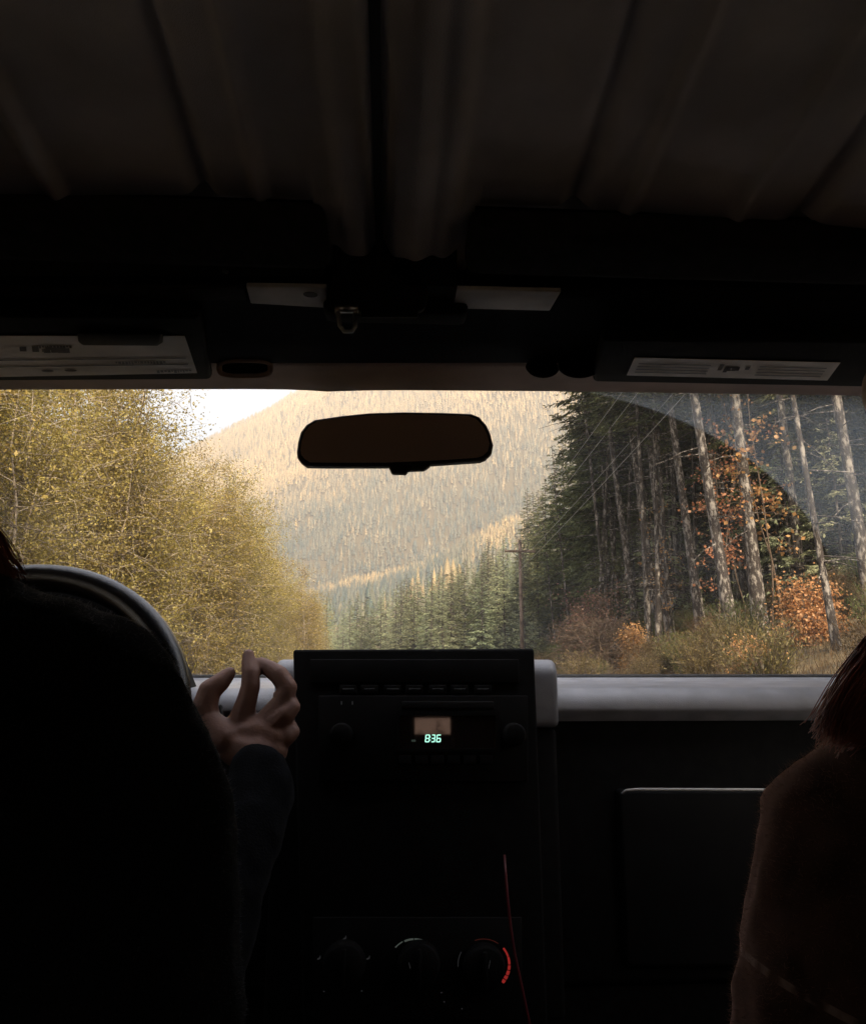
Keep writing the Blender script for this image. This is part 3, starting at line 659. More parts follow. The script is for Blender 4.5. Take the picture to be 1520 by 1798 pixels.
def far_forest():
    r = np.random.default_rng(5)
    n = 64000
    D_ = np.sqrt(r.uniform(390**2, 1950**2, n)); a = np.radians(r.uniform(-34, 24, n))
    x = D_*np.sin(a); y = D_*np.cos(a)
    keep = ~((D_ < 500)&(r.random(n) < .5)); x, y, D_ = x[keep], y[keep], D_[keep]; n = len(x)
    z = H(x, y); az = np.degrees(np.arctan2(x, y))
    h = r.uniform(8, 19, n)*np.where(D_ < 700, 1.2, 1.0); w = h*r.uniform(.15, .25, n)
    patch = fbm(x, y, 130, 21)*.9; band = fbm(x*.5+y*.3, y*1.6-x*.5, 200, 33)*3.0
    # tint: low = blue green conifer plus painted-in shade, high = gold larch
    t = .74+.2*patch+r.normal(0, .13, n)+.1*band
    valley = (sstep(830, 930, D_)*(1-sstep(1000, 1330, D_)))*.42+(1-sstep(760, 900, D_))*.56  # shade and blue haze of the valley bands painted into the tint
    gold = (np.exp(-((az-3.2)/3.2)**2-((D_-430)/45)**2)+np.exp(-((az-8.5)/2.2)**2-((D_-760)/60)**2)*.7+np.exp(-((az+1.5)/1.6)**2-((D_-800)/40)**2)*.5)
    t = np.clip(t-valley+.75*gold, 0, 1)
    k = 4; tiers = [(0.0, 1.0, .45), (.25, .8, .7), (.5, .52, 1.0)]
    V = np.zeros((n, 3*(k+1), 3), np.float32); F = []
    rot = r.uniform(0, 6.28, n)
    for ti, (zb, rr, zt) in enumerate(tiers):
        for j in range(k):
            an = rot+2*np.pi*j/k+ti*.6; jr = r.uniform(.5, 1.2, n)
            V[:, ti*(k+1)+j, 0] = x+np.cos(an)*w*rr*jr; V[:, ti*(k+1)+j, 1] = y+np.sin(an)*w*rr*jr; V[:, ti*(k+1)+j, 2] = z+h*(zb+r.uniform(-.07, .07, n))
        V[:, ti*(k+1)+k, 0] = x; V[:, ti*(k+1)+k, 1] = y; V[:, ti*(k+1)+k, 2] = z+h*zt
        for j in range(k): F.append((ti*(k+1)+j, ti*(k+1)+(j+1)%k, ti*(k+1)+k))
    F = np.array(F); nf = len(F); FF = (F[None]+(np.arange(n)*3*(k+1))[:,None,None]).reshape(-1, 3)
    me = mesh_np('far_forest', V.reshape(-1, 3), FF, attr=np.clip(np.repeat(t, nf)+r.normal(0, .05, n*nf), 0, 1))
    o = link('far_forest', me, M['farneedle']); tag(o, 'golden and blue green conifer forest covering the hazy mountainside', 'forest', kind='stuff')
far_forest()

def bank_grass():
    r = np.random.default_rng(9); n = 60000
    y = 4+60*r.random(n)**1.2; x = 4.8+r.random(n)*(4+np.minimum(12, y*.4)); lf = r.random(n) < .25; x = np.where(lf, -x, x)
    z = H(x, y); C = np.stack([x, y, z+.14], 1); d = np.stack([r.normal(0,.35,n), r.normal(0,.35,n), np.ones(n)], 1)
    V, F, A = leaves(C, d, r.uniform(.2, .6, n), .014, r, r.uniform(0, 1, n))
    me = mesh_np('dry_grass', V, F, attr=A); o = link('dry_grass', me, M['brush']); tag(o, 'dry brown grass and bracken covering the roadside banks', 'grass', kind='stuff')
bank_grass()

for i, (x, y, s_) in enumerate(((2.0,-48,.85),(3.3,-52,1.0),(4.3,-55,.8),(2.9,-60,.95),(5.6,-58,1.2))):
    plant(young[i % 2], x, y, s_, 'young conifer added behind the car, seen only as a reflection, %s of five' % ('first','second','third','fourth','fifth')[i], 'tree', 'young conifers behind the car')  # unseen trees added to break up the reflection in the display
# ------------------------------------------------------------------ utility poles and wires
M['polewood'] = barkmat('weathered_pole_wood', (.09,.06,.045), (.20,.15,.12), .6, 1.2)
M['wire'] = solid('weathered_wire', (.42,.41,.38), .5, .5, .1, 4)
M['ceramic'] = solid('insulator_ceramic', (.30,.25,.2), .3, .5, .1, 4)
def pole(x, y, top, label):
    z0 = float(H(x, y))-.3; o = empty('utility_pole', (x, y, z0)); tag(o, label, 'utility pole', 'utility poles along the road')
    h = top-z0
    MB().tube([(0,0,0),(0,0,h*.5),(.02,0,h)], [.17,.15,.12], 12).build('pole', M['polewood'], o, True)
    ca = MB().box((-1.25,-.18,h-1.05),(1.25,-.05,h-.86)).build('crossarm', M['polewood'], o, bevel=.01)
    MB().tube([(-.7,-.11,h-.95),(0,-.14,h-1.6)], .02, 5).build('brace', M['polewood'], o); MB().tube([(.7,-.11,h-.95),(0,-.14,h-1.6)], .02, 5).build('brace', M['polewood'], o)
    pts = []
    for dx, dz in ((-1.15,-.88),(-.45,-.88),(1.1,-.88)):
        MB().tube([(dx,-.11,h+dz),(dx,-.11,h+dz+.09),(dx,-.11,h+dz+.1),(dx,-.11,h+dz+.22)], [.02,.02,.055,.03], 8).build('insulator', M['ceramic'], o, True)
        pts.append(Vector((x+dx, y-.11, z0+h+dz+.22)))
    pts.append(Vector((x-.16, y-.2, z0+h-2.6)))
    return pts
pA = PY(912, 948, 59); pB = PY(800, 1092, 118); 
a_pts = pole(pA.x, 59, pA.z, 'weathered wooden utility pole with crossarm in front of the shaded conifers')
b_pts = pole(pB.x, 118, pB.z, 'distant lower utility pole in the valley conifers ahead')
nearx = pA.x+1.3; ztop = pA.z+5.0
c_pts = pole(nearx, 2.0, ztop, 'nearest utility pole beside the road, above and right of the car')
for i in range(4):
    for (p, q, sag, lab) in ((c_pts[i], a_pts[i], .35, ('first', 'second', 'third', 'lowest')[i]+' pale wire from the top, slanting across the right side of the windscreen'),
                             (a_pts[i], b_pts[i], .9, ('first', 'second', 'third', 'lowest')[i]+' wire sagging from the crossarm pole down the valley')):
        pts = [p.lerp(q, t)-Vector((0,0,4*sag*t*(1-t))) for t in [k/24 for k in range(25)]]
        o = MB().tube(pts, .013, 5).build('power_wire', M['wire'], None, True); tag(o, lab, 'wire', 'power wires')

# ------------------------------------------------------------------ haze
hz = MB().box((-3100,-3100,-28),(3100,3100,1150)).build('haze', [])
mh = bpy.data.materials.new('haze_air'); mh.use_nodes = True; n = mh.node_tree; n.nodes.clear()
pv = N(n, 'ShaderNodeVolumePrincipled'); pv.inputs['Color'].default_value = (1,.955,.885,1); pv.inputs['Density'].default_value = .00062; pv.inputs['Anisotropy'].default_value = .15
om = N(n, 'ShaderNodeOutputMaterial'); n.links.new(pv.outputs[0], om.inputs['Volume']); hz.data.materials.append(mh)
tag(hz, 'pale warm haze filling the valley air', 'haze', kind='stuff')

# ================================================================== the car
ZC = CAM.z
car = empty('car'); tag(car, 'dark car interior seen from the back seat, with dashboard, windscreen and roof', 'car')
def W(x, y, z): return Vector((x, y, ZC+z))      # z measured from the eye

# windscreen pane: local x across, local y up the pane
WB, WT = W(0, 1.235, -.045), W(0, .800, .335)
wy = (WT-WB).normalized(); wx = Vector((1,0,0)); wz = wx.cross(wy)
def on_pane(px, py):
    r = ray(px, py); t = (WB-CAM).dot(wz)/r.dot(wz); p = CAM+r*t-WB; return np.array([p.dot(wx), p.dot(wy)])
arc = np.array([on_pane(*q) for q in ((985,684),(1090,697),(1180,728),(1260,775),(1330,826),(1420,905))])
A_ = np.c_[2*arc, np.ones(len(arc))]; sol = np.linalg.lstsq(A_, (arc**2).sum(1), rcond=None)[0]
WIPER_C = (float(sol[0]), float(sol[1]), 0.0); WIPER_R = float(math.sqrt(sol[2]+sol[0]**2+sol[1]**2))
M['glass'] = glassmat()
hh = (WT-WB).length
me = bpy.data.meshes.new('windscreen'); me.from_pydata([(-.86,0,0),(.86,0,0),(.82,hh,0),(-.82,hh,0)], [], [(0,1,2,3)]); me.update()
ws = link('windscreen', me, M['glass'], car); ws.matrix_local = Matrix.Translation(WB) @ Matrix((wx, wy, wz)).transposed().to_4x4()

# ---- roof
def PZ(px, py, z):
    r = ray(px, py); return CAM + r*(z/r.z)
def zroof(Y): return .352-(max(Y, -.15)-.335)*.137
def rib(x):
    g = lambda c, w, h: h*math.exp(-((x-c)/w)**2)
    return (g(-.142,.007,.012)-g(-.100,.005,.006)+g(.135,.008,.010)-g(.176,.005,.006)-g(-.245,.006,.007)+g(-.33,.01,.012)+g(.31,.01,.012)-g(.26,.006,.005)
            -.011/(1+math.exp(-(x+.043)/.0025))/(1+math.exp((x-.046)/.0025))+g(-.0125,.0065,.020)-g(.016,.006,.003)+g(.030,.005,.003))
xs = np.concatenate([np.arange(-.90,-.36,.02), np.arange(-.36,.36,.0025), np.arange(.36,.91,.02)]); ys = np.concatenate([np.arange(-1.3,-.1,.15), np.arange(-.1,.606,.035)])
V = [(x, y, ZC+zroof(y)+rib(x)+.012*math.cos(x*2)-.10*abs(x)**2.2+(.06 if y > .53 and abs(x) > .062 else 0)) for y in ys for x in xs]; k = len(xs)
F = [(i*k+j, i*k+j+1, (i+1)*k+j+1, (i+1)*k+j) for i in range(len(ys)-1) for j in range(k-1)]
me = mesh_np('roof_lining', V, F); ro = link('roof_lining', me, M['liner'], car, True); sm_ = ro.modifiers.new('s', 'SOLIDIFY'); sm_.thickness = .012; sm_.offset = 1
MB().hexa([W(-.0155,-1.2,zroof(-1.2)+.004), W(-.0095,-1.2,zroof(-1.2)+.004), W(-.0095,.60,zroof(.60)+.004), W(-.0155,.60,zroof(.60)+.004)]+[W(a,b,zroof(b)+.012) for a,b in ((-.0155,-1.2),(-.0095,-1.2),(-.0095,.60),(-.0155,.60))]).build('seam', M['rubber'], car)
# dark pads at the front end of each roof panel
for a, b in ((-.86,-.052),(.055,.86)):
    MB().hexa([W(a,.492,zroof(.492)-.014), W(b,.492,zroof(.492)-.014), W(b,.54,zroof(.54)-.020), W(a,.54,zroof(.54)-.020), W(a,.492,zroof(.492)+.01), W(b,.492,zroof(.492)+.01), W(b,.54,zroof(.54)+.01), W(a,.54,zroof(.54)+.01)]).build('roof_pad', M['seat'], car, bevel=.01, seg=3)
MB().hexa([W(-.88,.54,.345), W(.88,.54,.345), W(.88,.83,.335), W(-.88,.83,.335), W(-.88,.54,.37), W(.88,.54,.37), W(.88,.83,.36), W(-.88,.83,.36)]).build('roof_header', M['black'], car)
MB().box(W(-.060,.572,.291), W(.062,.60,.35)).build('latch_housing', M['black'], car, bevel=.006)
# header: pale strip, black bar, trim above the pane
def facing(pts, Ys, t, name, mat, parent=car, bevel=.003, n=(0,1,.5)):
    Ys = Ys if isinstance(Ys, (list, tuple)) else [Ys]*len(pts)
    return MB().slab([PY(p[0], p[1], y) for p, y in zip(pts, Ys)], n, t).build(name, mat, parent, bevel=bevel)
for pts, mt in (([(-900,506),(428,507),(432,528),(-900,526)], 'seat'), ([(432,503),(574,505),(574,541),(440,533)], 'strip'), ([(753,507),(985,512),(965,546),(753,541)], 'strip')):
    MB().slab([PZ(a, b, .300) for a, b in pts], (0,0,1), .004).build('header_strip', M[mt], car, bevel=.001)
hb = MB()
prof = [(497,.57),(520,.595),(548,.620),(590,.655),(628,.690)]
cols = [-900,-200,200,520,690,900,1200,1600,2300]
def sheet(name, rows, mat, thick=.012, smooth=True, nrm=(0,.5,.9)):
    V = [p for r_ in rows for p in r_]; k = len(rows[0]); F = [(i*k+j, i*k+j+1, (i+1)*k+j+1, (i+1)*k+j) for i in range(len(rows)-1) for j in range(k-1)]
    me = mesh_np(name, [tuple(v) for v in V], F); o = link(name, me, mat, car, smooth)
    s = o.modifiers.new('s', 'SOLIDIFY'); s.thickness = thick; s.offset = 0; return o
sheet('header_bar', [[PY(c, a, y) for c in cols] for a, y in prof], M['black'])
edge_y = lambda c: float(np.interp(c, [-900,0,440,520,575,640,700,1000,1520,2300], [684,681,680,681,684.5,682.5,682,684,692,700]))
rows = []
for f, y in ((0, .691), (.25, .718), (.5, .745), (.75, .772), (.93, .793), (1.0, .798)):
    rows.append([PY(c, 628+(edge_y(c)-628)*f, y) for c in np.linspace(-900, 2300, 90)])
rows.append([PY(c, edge_y(c)-4, .806) for c in np.linspace(-900, 2300, 90)])
sheet('header_trim', rows, M['trimtop'], .004)
# latch
lb = MB(); lb.slab([PY(*q, .545) for q in ((580,500),(600,493),(672,490),(690,452),(722,450),(748,490),(753,512),(748,541),(735,546),(588,546),(578,535))], (0,1,.4), .03)
lo = lb.build('roof_latch', M['black'], car, bevel=.004)
MB().box(W(-.05,.545,.30), W(.05,.60,.36)).build('latch_base', M['black'], lo)
MB().tube([PY(593,540,0.540), PY(593,548,0.538), PY(597,572,0.536), PY(604,581,0.536), PY(618,581,0.536), PY(623,573,0.536), PY(624,545,0.538)], .0018, 8).build('latch_hook', M['steel'], lo, True)
MB().tube([PY(588,542,0.538), PY(629,542,0.538)], .0032, 10).build('latch_pin', M['steel'], lo, True)
MB().slab([PY(*q, .548) for q in ((632,540),(735,540),(733,557),(634,557))], (0,1,.4), .008).build('latch_plate', M['satin'], lo, bevel=.001)
MB().disc(PZ(545,517,.2993), Vector((1,0,0)), Vector((0,1,0)), .006, .005).build('badge', M['print'], car)
MB().tube([PY(392,474,.58), PY(399,478,.58)], .0016, 6).build('screw', M['steel'], car, True); 

# ---- sun visors with their printed labels
def visor(outer, lab, Y0, Y1, clip=None):
    zv = .284
    v = MB().slab([PZ(q[0], q[1], zv) for q in outer], (0,-.05,1), .014).build('sun_visor', M['black'], car, bevel=.005, seg=3)
    L_ = [PZ(q[0], q[1], zv-.0012) for q in lab]
    l = MB().slab(L_, (0,0,1), .0006).build('visor_label', M['label'], v)
    nrm = (L_[1]-L_[0]).cross(L_[3]-L_[0]).normalized(); nrm = nrm if nrm.z < 0 else -nrm
    def at(u, w_): a = L_[0].lerp(L_[1], u); b = L_[3].lerp(L_[2], u); return a.lerp(b, w_)+nrm*.0007
    def bar(mb, u0, u1, v0, v1): mb.quad(at(u0, v0), at(u1, v0), at(u1, v1), at(u0, v1))
    return v, l, at, bar
vl, ll, at1, bar1 = visor([(-900,548),(352,556),(372,668),(-900,676)], [(-330,590),(324,590),(346,655),(-330,668)], .6835, .7285)
rr = random.Random(3); mb = MB(); mf = MB()
bar1(mf, .0, .985, .53, .56); bar1(mf, .0, .985, .70, .73)
for row, (u0, u1) in ((.20,(.60,.69)),(.62,(.80,.93)),(.88,(.90,.985))):
    u = u0
    while u < u1: w_ = rr.uniform(.003, .008); bar1(mb if row < .5 else mf, u, u+w_, row, row+rr.uniform(.04,.08)); u += w_+.0022
for u0 in (.62,.68):
    c = at1(u0, .84); mb.disc(c, Vector((1,0,0)), (at1(u0,1)-at1(u0,0)).normalized(), .006, .0032, 14)
for j in range(9): u = .55+rr.random()*.12; bar1(mb, u, u+.018, .20+rr.random()*.12, .30+rr.random()*.08)
for k_ in range(5):
    row = .10+.1*k_; bar1(mf, .02, .45, row, row+.025)
mb.build('label_print', M['print'], ll)['kind'] = 'stuff'; mf.build('label_print', M['printfaint'], ll)['kind'] = 'stuff'
cl = MB().slab([PZ(*q, .2795) for q in ((133,584),(284,586),(283,603),(275,608),(143,607),(135,600))], (0,1,.8), .008).build('visor_clip', M['satin'], vl, bevel=.0025)
vr, lr, at2, bar2 = visor([(1055,596),(2300,604),(2300,696),(1040,672)], [(1114,628),(1475,637),(1452,668),(1100,659)], .7030, .7260)
mb = MB(); mf = MB()
for j in range(11): u = .42+rr.random()*.14; bar2(mb, u, u+.02, .18+rr.random()*.4, .30+rr.random()*.35)
for k_ in range(4): bar2(mf, .03, .38, .25+.16*k_, .30+.16*k_); bar2(mf, .62, .95, .25+.16*k_, .30+.16*k_)
mb.build('label_print', M['print'], lr)['kind'] = 'stuff'; mf.build('label_print', M['printfaint'], lr)['kind'] = 'stuff'
# oval recess bezels in the trim
def oval(cx, cy, rx, ry, Y, rad, mat, fill):
    pts = [PY(cx+rx*math.copysign(abs(math.cos(t))**.6, math.cos(t)), cy+ry*math.copysign(abs(math.sin(t))**.6, math.sin(t)), Y+.02*(math.sin(t)*.5)) for t in [2*math.pi*i/36 for i in range(36)]]
    o = MB().tube(pts, rad, 8, closed=True).build('visor_socket', mat, car, True)
    MB().add([p+Vector((0,.002,.001)) for p in pts], [tuple(range(36))]).build('socket_cover', fill, o)
oval(430, 646, 45, 14, .695, .0028, M['trimtop'], M['black'])
for (cx, rx) in ((955, 28), (1018, 34)):
    MB().slab([PY(cx+rx*math.cos(t), 648+17*math.sin(t), .685) for t in [2*math.pi*i/20 for i in range(20)]], (0,1,.6), .02).build('visor_pivot', M['black'], car, bevel=.004)

# ---- rear view mirror
mo = [(520,792.5),(522,775),(527,757),(537,744),(552,735),(600,728),(650,723),(712,721.5),(775,722.5),(827,724.5),(842,730),(855,745),(862,760),(867,780),(864,795),(855,804),(845,808),(755,814),(675,817.5),(575,817.5),(537,817),(527,810),(521,802)]
Ym = .80; cmx, cmy = 692, 770
mir = MB().slab([PY(*q, Ym) for q in mo], (0,1,.05), .022).build('rear_view_mirror', M['mirrorback'], car, bevel=.006, seg=4)
MB().slab([PY(cmx+(x-cmx)*.955, cmy+(y-cmy)*.88, Ym-.0006) for x, y in mo], (0,1,.05), .0012).build('painted_mirror_glass', solid('painted_mirror_glass', (.8,.62,.52), .35, .5, .1, 3), mir)  # dark cabin reflection painted as a dull diffuse brown
MB().slab([PY(*q, Ym+.004) for q in ((680,812),(688,830),(714,831),(716,825),(746,824),(755,817),(757,812))], (0,1,0), .012).build('dimming_tab', M['mirrorback'], mir, bevel=.002)
MB().tube([PY(695,770,.82), W(.003,.845,.285), W(.003,.862,.279)], [.012,.009,.014], 12).build('mirror_stalk', M['mirrorback'], mir, True)

# ---- dashboard
def arcpts(cx, cz, r, a0, a1, n=7): return [(cx+r*math.cos(R(a0+(a1-a0)*i/n)), cz+r*math.sin(R(a0+(a1-a0)*i/n))) for i in range(n+1)]
prof = [(1.27,ZC-.30),(1.27,ZC-.0175),(1.21,ZC-.0175),(1.20,ZC-.021),(1.10,ZC-.026)]+arcpts(1.045,ZC-.055,.027,86,190,10)+[(1.045,ZC-.075),(1.06,ZC-.30)]
db = MB().extrude_x(prof, -.86, .86).build('dashboard', M['dash'], car, smooth=False); 
for p in db.data.polygons: p.use_smooth = len(p.vertices) == 4
MB().box(W(-.86,1.212,-.035), W(.86,1.238,-.0125)).build('screen_seal', M['rubber'], db, bevel=.003)
MB().slab([W(x,1.2,z) for x,z in ((.005,-.02),(.5,-.02))]+[W(.5,1.06,-.0215), W(.005,1.06,-.0215)], (0,0,1), .0004) 
# defrost grille bump on the cowl
MB().tube([PY(1218,1197,1.245), PY(1235,1191,1.25), PY(1262,1189.5,1.25), PY(1285,1192,1.25), PY(1300,1197,1.245)], .004, 8).build('wiper_pivot', M['rubber'], db, True)
# fascia below the nose
MB().hexa([W(.13,1.035,-.40), W(.86,1.035,-.40), W(.86,1.10,-.40), W(.13,1.10,-.40), W(.13,1.038,-.072), W(.86,1.038,-.072), W(.86,1.075,-.072), W(.13,1.075,-.072)]).build('fascia', M['black'], db, bevel=.01, seg=3)
MB().hexa([W(-.86,1.035,-.40), W(-.13,1.035,-.40), W(-.13,1.10,-.40), W(-.86,1.10,-.40), W(-.86,1.038,-.072), W(-.13,1.038,-.072), W(-.13,1.075,-.072), W(-.86,1.075,-.072)]).build('fascia', M['black'], db, bevel=.01, seg=3)
# glove box; the highlight on its lip is painted as a pale strip
def fas(px, py, Y=1.022): return PY(px, py, Y)
gb = MB().slab([fas(1085,1388), fas(1760,1388), fas(1760,1700), fas(1100,1700)], (0,1,0), .02).build('glove_box', M['satin'], db, bevel=.006, seg=3)
gl_ = [fas(1092,1394,1.016), fas(1099,1388.5,1.013), fas(1115,1386.5,1.011), fas(1300,1387,1.011), fas(1500,1388,1.011), fas(1760,1388,1.011)]
MB().tube(gl_, .0019, 8).build('glove_box_lip_glint', M['strip'], gb, True)
for q in ((1150,1430),(1150,1640)):
    pass

# ---- instrument hood and steering wheel
C0 = W(-.385,.76,-.066); wu = Vector((1,0,0)); ww = Vector((0,.40,.917)).normalized(); wn = wu.cross(ww)
hood_o = [(-420,1400),(-420,1180),(-330,1090),(-180,1040),(-60,1024),(60,1021),(150,1033),(215,1064),(262,1115),(292,1190),(305,1260),(310,1400)]
MB().slab([PY(*q, .93) for q in hood_o], (0,1,-.1), .16).build('instrument_hood', M['black'], db, bevel=.012, seg=3)
sw = empty('steering_wheel', (0,0,0)); sw.parent = car
ring = lambda r: [C0+wu*r*math.cos(t)+ww*r*math.sin(t) for t in [2*math.pi*i/64 for i in range(64)]]
MB().tube(ring(.176), .0150, 14, closed=True).build('rim', solid('wheel_leather', (.006,.006,.007), .26, 1.0, .2, 50, bump=.2, bscale=900), sw, True)
MB().tube([C0-wn*.012, C0+wn*.028], [.06,.05], 20).build('hub', M['black'], sw, bevel=.006)
for a in (-15, 195, 270):
    d = wu*math.cos(R(a))+ww*math.sin(R(a)); MB().tube([C0+d*.04, C0+d*.17], [.022,.012], 10).build('spoke', M['black'], sw, True)
MB().tube([C0+wn*-.02, C0+Vector((0,.25,-.10))], .03, 14).build('column', M['black'], sw, True)
st = C0+Vector((-.0,.13,-.01)); MB().tube([st, st+Vector((.17,.01,.02)), st+Vector((.19,.01,.022))], [.006,.007,.011], 8).build('stalk', M['black'], sw, True)

# ---- centre stack
FA = P(725, 1140, .93); FN = Vector((0,-math.cos(R(5)),math.sin(R(5))))
def F_(px, py, off=0):
    r = ray(px, py); t = (FA-CAM).dot(FN)/r.dot(FN); return CAM+r*t+FN*off
pod = MB(); pl, pr = PY(484,1158,.99), PY(977,1158,.99)
pprof = [(1.16,ZC-.078),(1.16,pl.z)]+arcpts(1.005,pl.z-.022,.022,90,180,6)+[(.984,ZC-.078)]
po = pod.extrude_x(pprof, pl.x, pr.x).build('stack_surround', M['dash'], db, bevel=.008, seg=3)
MB().hexa([W(pl.x+.003,.99,-.42), W(pr.x-.003,.99,-.42), W(pr.x-.003,1.15,-.42), W(pl.x+.003,1.15,-.42), W(pl.x+.003,.99,-.079), W(pr.x-.003,.99,-.079), W(pr.x-.003,1.15,-.079), W(pl.x+.003,1.15,-.079)]).build('stack_side_shade', M['black'], db, bevel=.006)  # unlit lower part of the surround, its shade painted as black
stk = MB(); tl, tr_ = F_(514,1141), F_(938,1139)
bl, br = F_(535,1900), F_(965,1900)
o2 = Vector((0,.17,0)); stk.hexa([bl, br, br+Vector((0,.22,0)), bl+Vector((0,.22,0)), tl, tr_, tr_+o2+Vector((0,0,.0)), tl+o2])
so = stk.build('centre_stack', M['black'], car, bevel=.0035, seg=3)
def plate(pts, off, t, name, mat, parent=so, bevel=.001): return MB().slab([F_(x, y, off) for x, y in pts], FN, t).build(name, mat, parent, bevel=bevel)
rect = lambda x0,y0,x1,y1: [(x0,y0),(x1,y0),(x1,y1),(x0,y1)]
vent = plate(rect(545,1158,910,1200), .0002, .003, 'vent_panel', M['satin'])
rad = plate(rect(560,1222,925,1372), .0002, .006, 'radio', M['satin'])
M['disp'] = solid('display_glass', (.16,.11,.10), .03, .8, .02, 3, metal=.85)
disp = plate(rect(702,1257,868,1314), .0064, .0015, 'display', M['disp'], rad, 0)
bez = MB()
for r_ in ((696,1252,702,1319),(868,1252,874,1319),(702,1252,868,1257),(702,1314,868,1319)):
    bez.slab([F_(x, y, .0062) for x, y in rect(*r_)], FN, .004)
bez.build('display_bezel', M['satin'], rad)
M['lcd'] = emit('clock_segments', (.45,1.0,.78), .30); M['lcddim'] = emit('backlit_marks', (.55,.75,.62), .012); M['white_dim'] = emit('backlit_scale', (.75,.9,.78), .014); M['red_dim'] = emit('backlit_red_scale', (1,.07,.06), .05); M['mark'] = emit('button_legends', (.6,.6,.62), .006)
def seg7(ch, x, y, w_, h_, t, skew=1.5):
    S = {'8':'abcdefg','3':'abgcd','6':'acdefg','0':'abcdef'}[ch]; mb = MB()
    def b_(x0,y0,x1,y1): mb.quad(*[F_(x0_+ (y+h_-yy)*skew/h_, yy, .0085) for x0_, yy in ((x0,y0),(x1,y0),(x1,y1),(x0,y1))])
    if 'a' in S: b_(x+t*.6,y,x+w_-t*.6,y+t)
    if 'd' in S: b_(x+t*.6,y+h_-t,x+w_-t*.6,y+h_)
    if 'g' in S: b_(x+t*.6,y+h_/2-t/2,x+w_-t*.6,y+h_/2+t/2)
    if 'f' in S: b_(x,y+t*.4,x+t,y+h_/2-.4)
    if 'b' in S: b_(x+w_-t,y+t*.4,x+w_,y+h_/2-.4)
    if 'e' in S: b_(x,y+h_/2+.4,x+t,y+h_-t*.4)
    if 'c' in S: b_(x+w_-t,y+h_/2+.4,x+w_,y+h_-t*.4)
    return mb.build('digit', M['lcd'], rad)
seg7('8', 745, 1290, 8, 13.5, 1.7); seg7('3', 755.5, 1290, 7, 13.5, 1.7); seg7('6', 764.5, 1290, 8, 13.5, 1.7)
cm = MB()
for yy in (1293.5, 1299): cm.quad(*[F_(x, y, .0085) for x, y in rect(754, yy, 755.4, yy+1.6)])
cm.build('colon', M['lcd'], rad)
am = MB()
for x in (722, 724.6, 727.2): am.quad(*[F_(a, b, .0085) for a, b in rect(x, 1299, x+2.0, 1302.5)])
am.build('mode_mark', M['lcddim'], rad); am.v and None
# faint legends
rr = random.Random(5)
for cx in (611, 649, 689, 727, 768, 806, 847):
    mb = MB(); x = cx-9
    while x < cx+9: w_ = rr.uniform(1.2, 3); mb.quad(*[F_(a, b, .0036) for a, b in rect(x, 1209, x+w_, 1209+rr.uniform(1.2,2.2))]); x += w_+1
    mb.build('legend', M['mark'], vent)
    plate(rect(cx-15,1203,cx+15,1219), .0002, .003, 'button', M['satin'], vent)
for cx in (600, 619, 831, 852):
    mb = MB(); mb.quad(*[F_(a, b, .0068) for a, b in rect(cx-1, 1232, cx+1.2, 1238)]); mb.build('legend', M['mark'], rad)
for cx in (600, 900):   # radio knobs
    c = F_(cx, 1290, .006); MB().tube([c, c+FN*.014, c+FN*.016], [.014,.013,.011], 24).build('radio_knob', M['black'], rad, True)
for i in range(6):
    plate(rect(700+i*28,1326,722+i*28,1342), .0063, .003, 'preset_button', M['satin'], rad)
plate(rect(705,1232,865,1244), .0062, .001, 'cd_slot', M['rubber'], rad)
climate = plate(rect(550,1610,915,1790), .0002, .004, 'climate_panel', M['satin'])
for cx, cy in ((605,1690),(735,1690),(848,1695)):
    c = F_(cx, cy, .004); nn = FN
    kb = MB().tube([c, c+nn*.012, c+nn*.014], [.024,.022,.020], 32).build('climate_dial', M['black'], climate, True)
    MB().slab([c+nn*.014+Vector((dx*.0022,0,0))+Vector((0,.087,1))*dz for dx, dz in ((-1,-.018),(1,-.018),(1,.018),(-1,.018))], nn, .006).build('dial_grip', M['satin'], kb, bevel=.001)
def arcmark(cx, cy, r0, r1, a0, a1, mat, name='scale_mark', n=10):
    mb = MB()
    for i in range(n):
        t0, t1 = R(a0+(a1-a0)*i/n), R(a0+(a1-a0)*(i+1)/n)
        q = [(cx+r*math.cos(t), cy-r*math.sin(t)) for r, t in ((r0,t0),(r1,t0),(r1,t1),(r0,t1))]
        mb.quad(*[F_(a, b, .0047) for a, b in q])
    return mb.build(name, mat, climate)
for a0, a1, w_ in ((140,118,2),(114,92,3.4),(90,66,3.6),(63,42,3.6)): arcmark(727, 1690, 44-w_, 44, a0, a1, M['white_dim'])
mb = MB()
for an in range(0, 180, 45):
    c = (767, 1677); dx, dy = 3.6*math.cos(R(an)), 3.6*math.sin(R(an)); mb.quad(*[F_(c[0]+dx*s-dy*.15*e, c[1]+dy*s+dx*.15*e, .0047) for s, e in ((-1,-1),(1,-1),(1,1),(-1,1))])
mb.build('fan_mark', M['white_dim'], climate)
arcmark(848, 1692, 44, 45.5, 185, 150, M['mark']); arcmark(848, 1692, 44, 45.2, 110, 55, emit('faint_red', (1,.2,.15), .008))
for i, (a0, a1) in enumerate(((40,18),(17,0),(-2,-12),(-14,-24),(-26,-34),(-36,-44))): arcmark(848, 1692, 43-.3*i, 46.5+.35*i, a0, a1, M['red_dim'])
mb = MB()
for x, y in ((606,1646),(561,1681),(647,1681)):
    mb.quad(*[F_(a, b, .0047) for a, b in ((x-4,y+1),(x+1,y-2),(x+2,y+1),(x-3,y+3))]); mb.quad(*[F_(a, b, .0047) for a, b in rect(x+1,y-5,x+2.4,y+1)])
